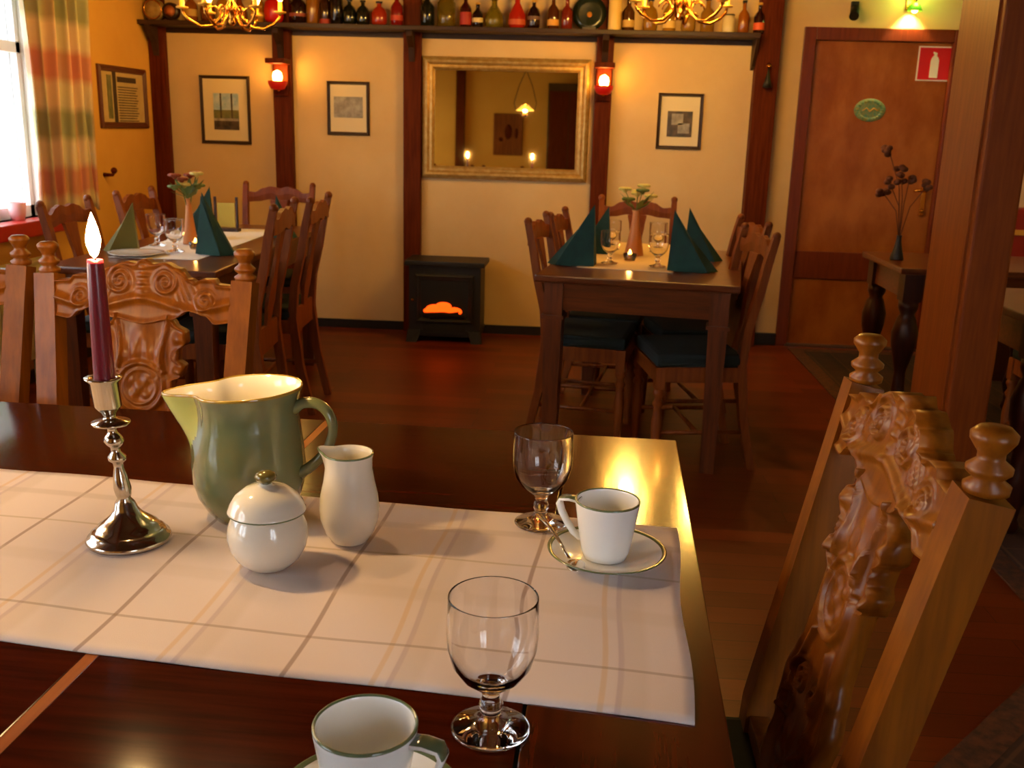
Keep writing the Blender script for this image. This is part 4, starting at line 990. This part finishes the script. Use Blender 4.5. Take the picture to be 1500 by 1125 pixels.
def rug(x, y, w_, l_, rz, label):
    t = thing('rug', (x, y, 0), label, 'rug', rz, 'patterned rugs')
    uvgrid('rug_field', lambda u, v: ((u-.5)*(w_-.16), (v-.5)*(l_-.16), .0005), 2, 2, M['rug'], .005, w_, l_, t)
    bmt = M['rugb']
    b = MB(); e = .08
    b.b2(-w_/2, -w_/2+e, -l_/2, l_/2, .0005, .006).b2(w_/2-e, w_/2, -l_/2, l_/2, .0005, .006).b2(-w_/2+e, w_/2-e, -l_/2, -l_/2+e, .0005, .006).b2(-w_/2+e, w_/2-e, l_/2-e, l_/2, .0005, .006)
    b.build('rug_border', bmt, t)
M['rug'] = rugmat(); M['rugb'] = mat('rug_border', '#5c3012', .95, col2='#3a1e0c', ns=40)
rug(1.33+.62, 4.33, 1.24, 3.6, 0, 'dark patterned rug running from the door along the right side')
a = Vector((.65, 1.716)); d1 = Vector((.68, .733)); d2 = Vector((.733, -.68)); cc = a+d1*.45+d2*.6
rug(cc.x, cc.y, 1.2, .9, math.atan2(d2.y, d2.x), 'dark patterned rug lying diagonally at the bottom right corner')

# ------------------------------------------------------------------ outside
struct('ground_outside', MB().b2(-30, -2.95, -15, 30, -.3, -.2), M['lawn'])
t = thing('neighbour_house', (-9.5, 12, -.2), 'overexposed white house with dark window seen outside the window', 'house')
MB().b2(-3, 0, -9, 9, 0, 5).build('house_wall', M['house'], t)
MB().b2(-.02, .04, 3.0, 4.15, 1.05, 2.38).build('house_window', M['glassdark'], t)
MB().prism([(-3.4, -9.4, 5), (.4, -9.4, 5), (-1.5, -9.4, 6.6)], (0, 18.8, 0)).build('roof', M['redbench'], t)
t = thing('garden_tree', (-6.5, 11.1, -.2), 'light green tree leaf mass outside above the window transom', 'tree')
rnd = random.Random(4); mb = MB()
for i in range(70): mb.ball((rnd.uniform(-.9, .9), rnd.uniform(-.9, .9), 2.75+rnd.uniform(-.30, 1.2)), rnd.uniform(.12, .25), seg=6)
mb.build('foliage', M['sage'], t)
MB().tube([(0, 0, 0), (.05, 0, 1.5), (0, 0, 3)], [.1, .08, .05], 8).build('trunk', M['post'], t)
t = thing('flower_pot', (XL-.0+.01, 4.58, .80), 'pale pink pot on the red window sill', 'pot')
MB().lathe([(0, 0), (.03, 0), (.036, .03), (.042, .085), (.036, .085), (.03, .03), (0, .02)], n=20).build('pot_body', M['pinkpot'], t)

# ------------------------------------------------------------------ lights
def light(kind, name, loc, power, col, **k):
    l = bpy.data.lights.new(name, kind); l.energy = power; l.color = col
    for a, v in k.items():
        if a != 'rot': setattr(l, a, v)
    o = bpy.data.objects.new(name, l); COL.objects.link(o); o.location = loc
    if 'rot' in k: o.rotation_euler = k['rot']
    return o
WARM = (1, .56, .11); WARM2 = (1, .48, .12); COOL = (.80, .88, 1)
for i in range(3):
    a = i/3*6.283
    light('POINT', 'chandelier_light_a%d' % i, (-1.66+.22*math.cos(a), 4.75+.22*math.sin(a), 1.99), 9, WARM, shadow_soft_size=.03)
    light('POINT', 'chandelier_light_b%d' % i, (.41+.22*math.cos(a), 4.75+.22*math.sin(a), 2.06), 20, WARM, shadow_soft_size=.03)
light('POINT', 'sconce_light_a', (-1.868, YW-.055-.10, 1.60), 1.1, WARM2, shadow_soft_size=.03)
light('POINT', 'sconce_light_b', (.101, YW-.055-.10, 1.62), 1.1, WARM2, shadow_soft_size=.03)
light('POINT', 'tealight_light', (.218, 4.27, .80), .25, WARM2, shadow_soft_size=.01)
light('POINT', 'tealight_light_2', (-1.645, 4.13, .80), .25, WARM2, shadow_soft_size=.01)
light('POINT', 'oil_lamp_light', (-.66, 1.62, 1.58+.050), 9, (1, .62, .32), shadow_soft_size=.02)
light('SPOT', 'door_lamp_light', (1.86, YW-.045, 2.03), 22, (1, .78, .3), spot_size=R(88), spot_blend=.3, shadow_soft_size=.02)
light('POINT', 'door_lamp_green', (1.86, YW-.12, 2.06), 2.4, (.6, 1, .16), shadow_soft_size=.03)
# daylight : window portals
for k, (a, b, z0, z1) in enumerate(WIN):
    l = bpy.data.lights.new('daylight_portal', 'AREA'); l.shape = 'RECTANGLE'; l.size = z1-z0; l.size_y = b-a
    l.cycles.is_portal = True
    o = bpy.data.objects.new('daylight_portal', l); COL.objects.link(o); o.location = (XL-.21, (a+b)/2, (z0+z1)/2); o.rotation_euler = (0, R(-90), 0)
l = bpy.data.lights.new('daylight_portal', 'AREA'); l.shape = 'RECTANGLE'; l.size = RW[1]-RW[0]; l.size_y = RW[3]-RW[2]; l.cycles.is_portal = True  # portal of the added rear window
o = bpy.data.objects.new('daylight_portal', l); COL.objects.link(o); o.location = ((RW[0]+RW[1])/2, YR-.21, (RW[2]+RW[3])/2); o.rotation_euler = (R(90), 0, 0)
w = bpy.data.worlds.new('world'); sc.world = w; w.use_nodes = True
w.node_tree.nodes['Background'].inputs[0].default_value = (.85, .92, 1, 1); w.node_tree.nodes['Background'].inputs[1].default_value = 8

# ------------------------------------------------------------------ camera
yaw, pitch, roll = R(3.7), R(14.56), R(1.6)
fw = Vector((-math.sin(yaw)*math.cos(pitch), math.cos(yaw)*math.cos(pitch), -math.sin(pitch)))
rt = Vector((math.cos(yaw), math.sin(yaw), 0)); up = rt.cross(fw)
rt2 = rt*math.cos(roll)+up*math.sin(roll); up2 = up*math.cos(roll)-rt*math.sin(roll)
cam = bpy.data.cameras.new('camera'); co = bpy.data.objects.new('camera', cam); COL.objects.link(co)
Mx = Matrix((rt2, up2, -fw)).transposed().to_4x4(); Mx.translation = (0, 0, 1.29); co.matrix_world = Mx
cam.sensor_width = 36; cam.lens = 36*1440/1500; cam.clip_start = .05
cam.dof.use_dof = True; cam.dof.focus_distance = 1.25; cam.dof.aperture_fstop = 14
sc.camera = co
sc.view_settings.view_transform = 'Standard'; sc.view_settings.look = 'None'; sc.view_settings.gamma = 1
sc.view_settings.use_curve_mapping = False
sc.view_settings.exposure = 0.0
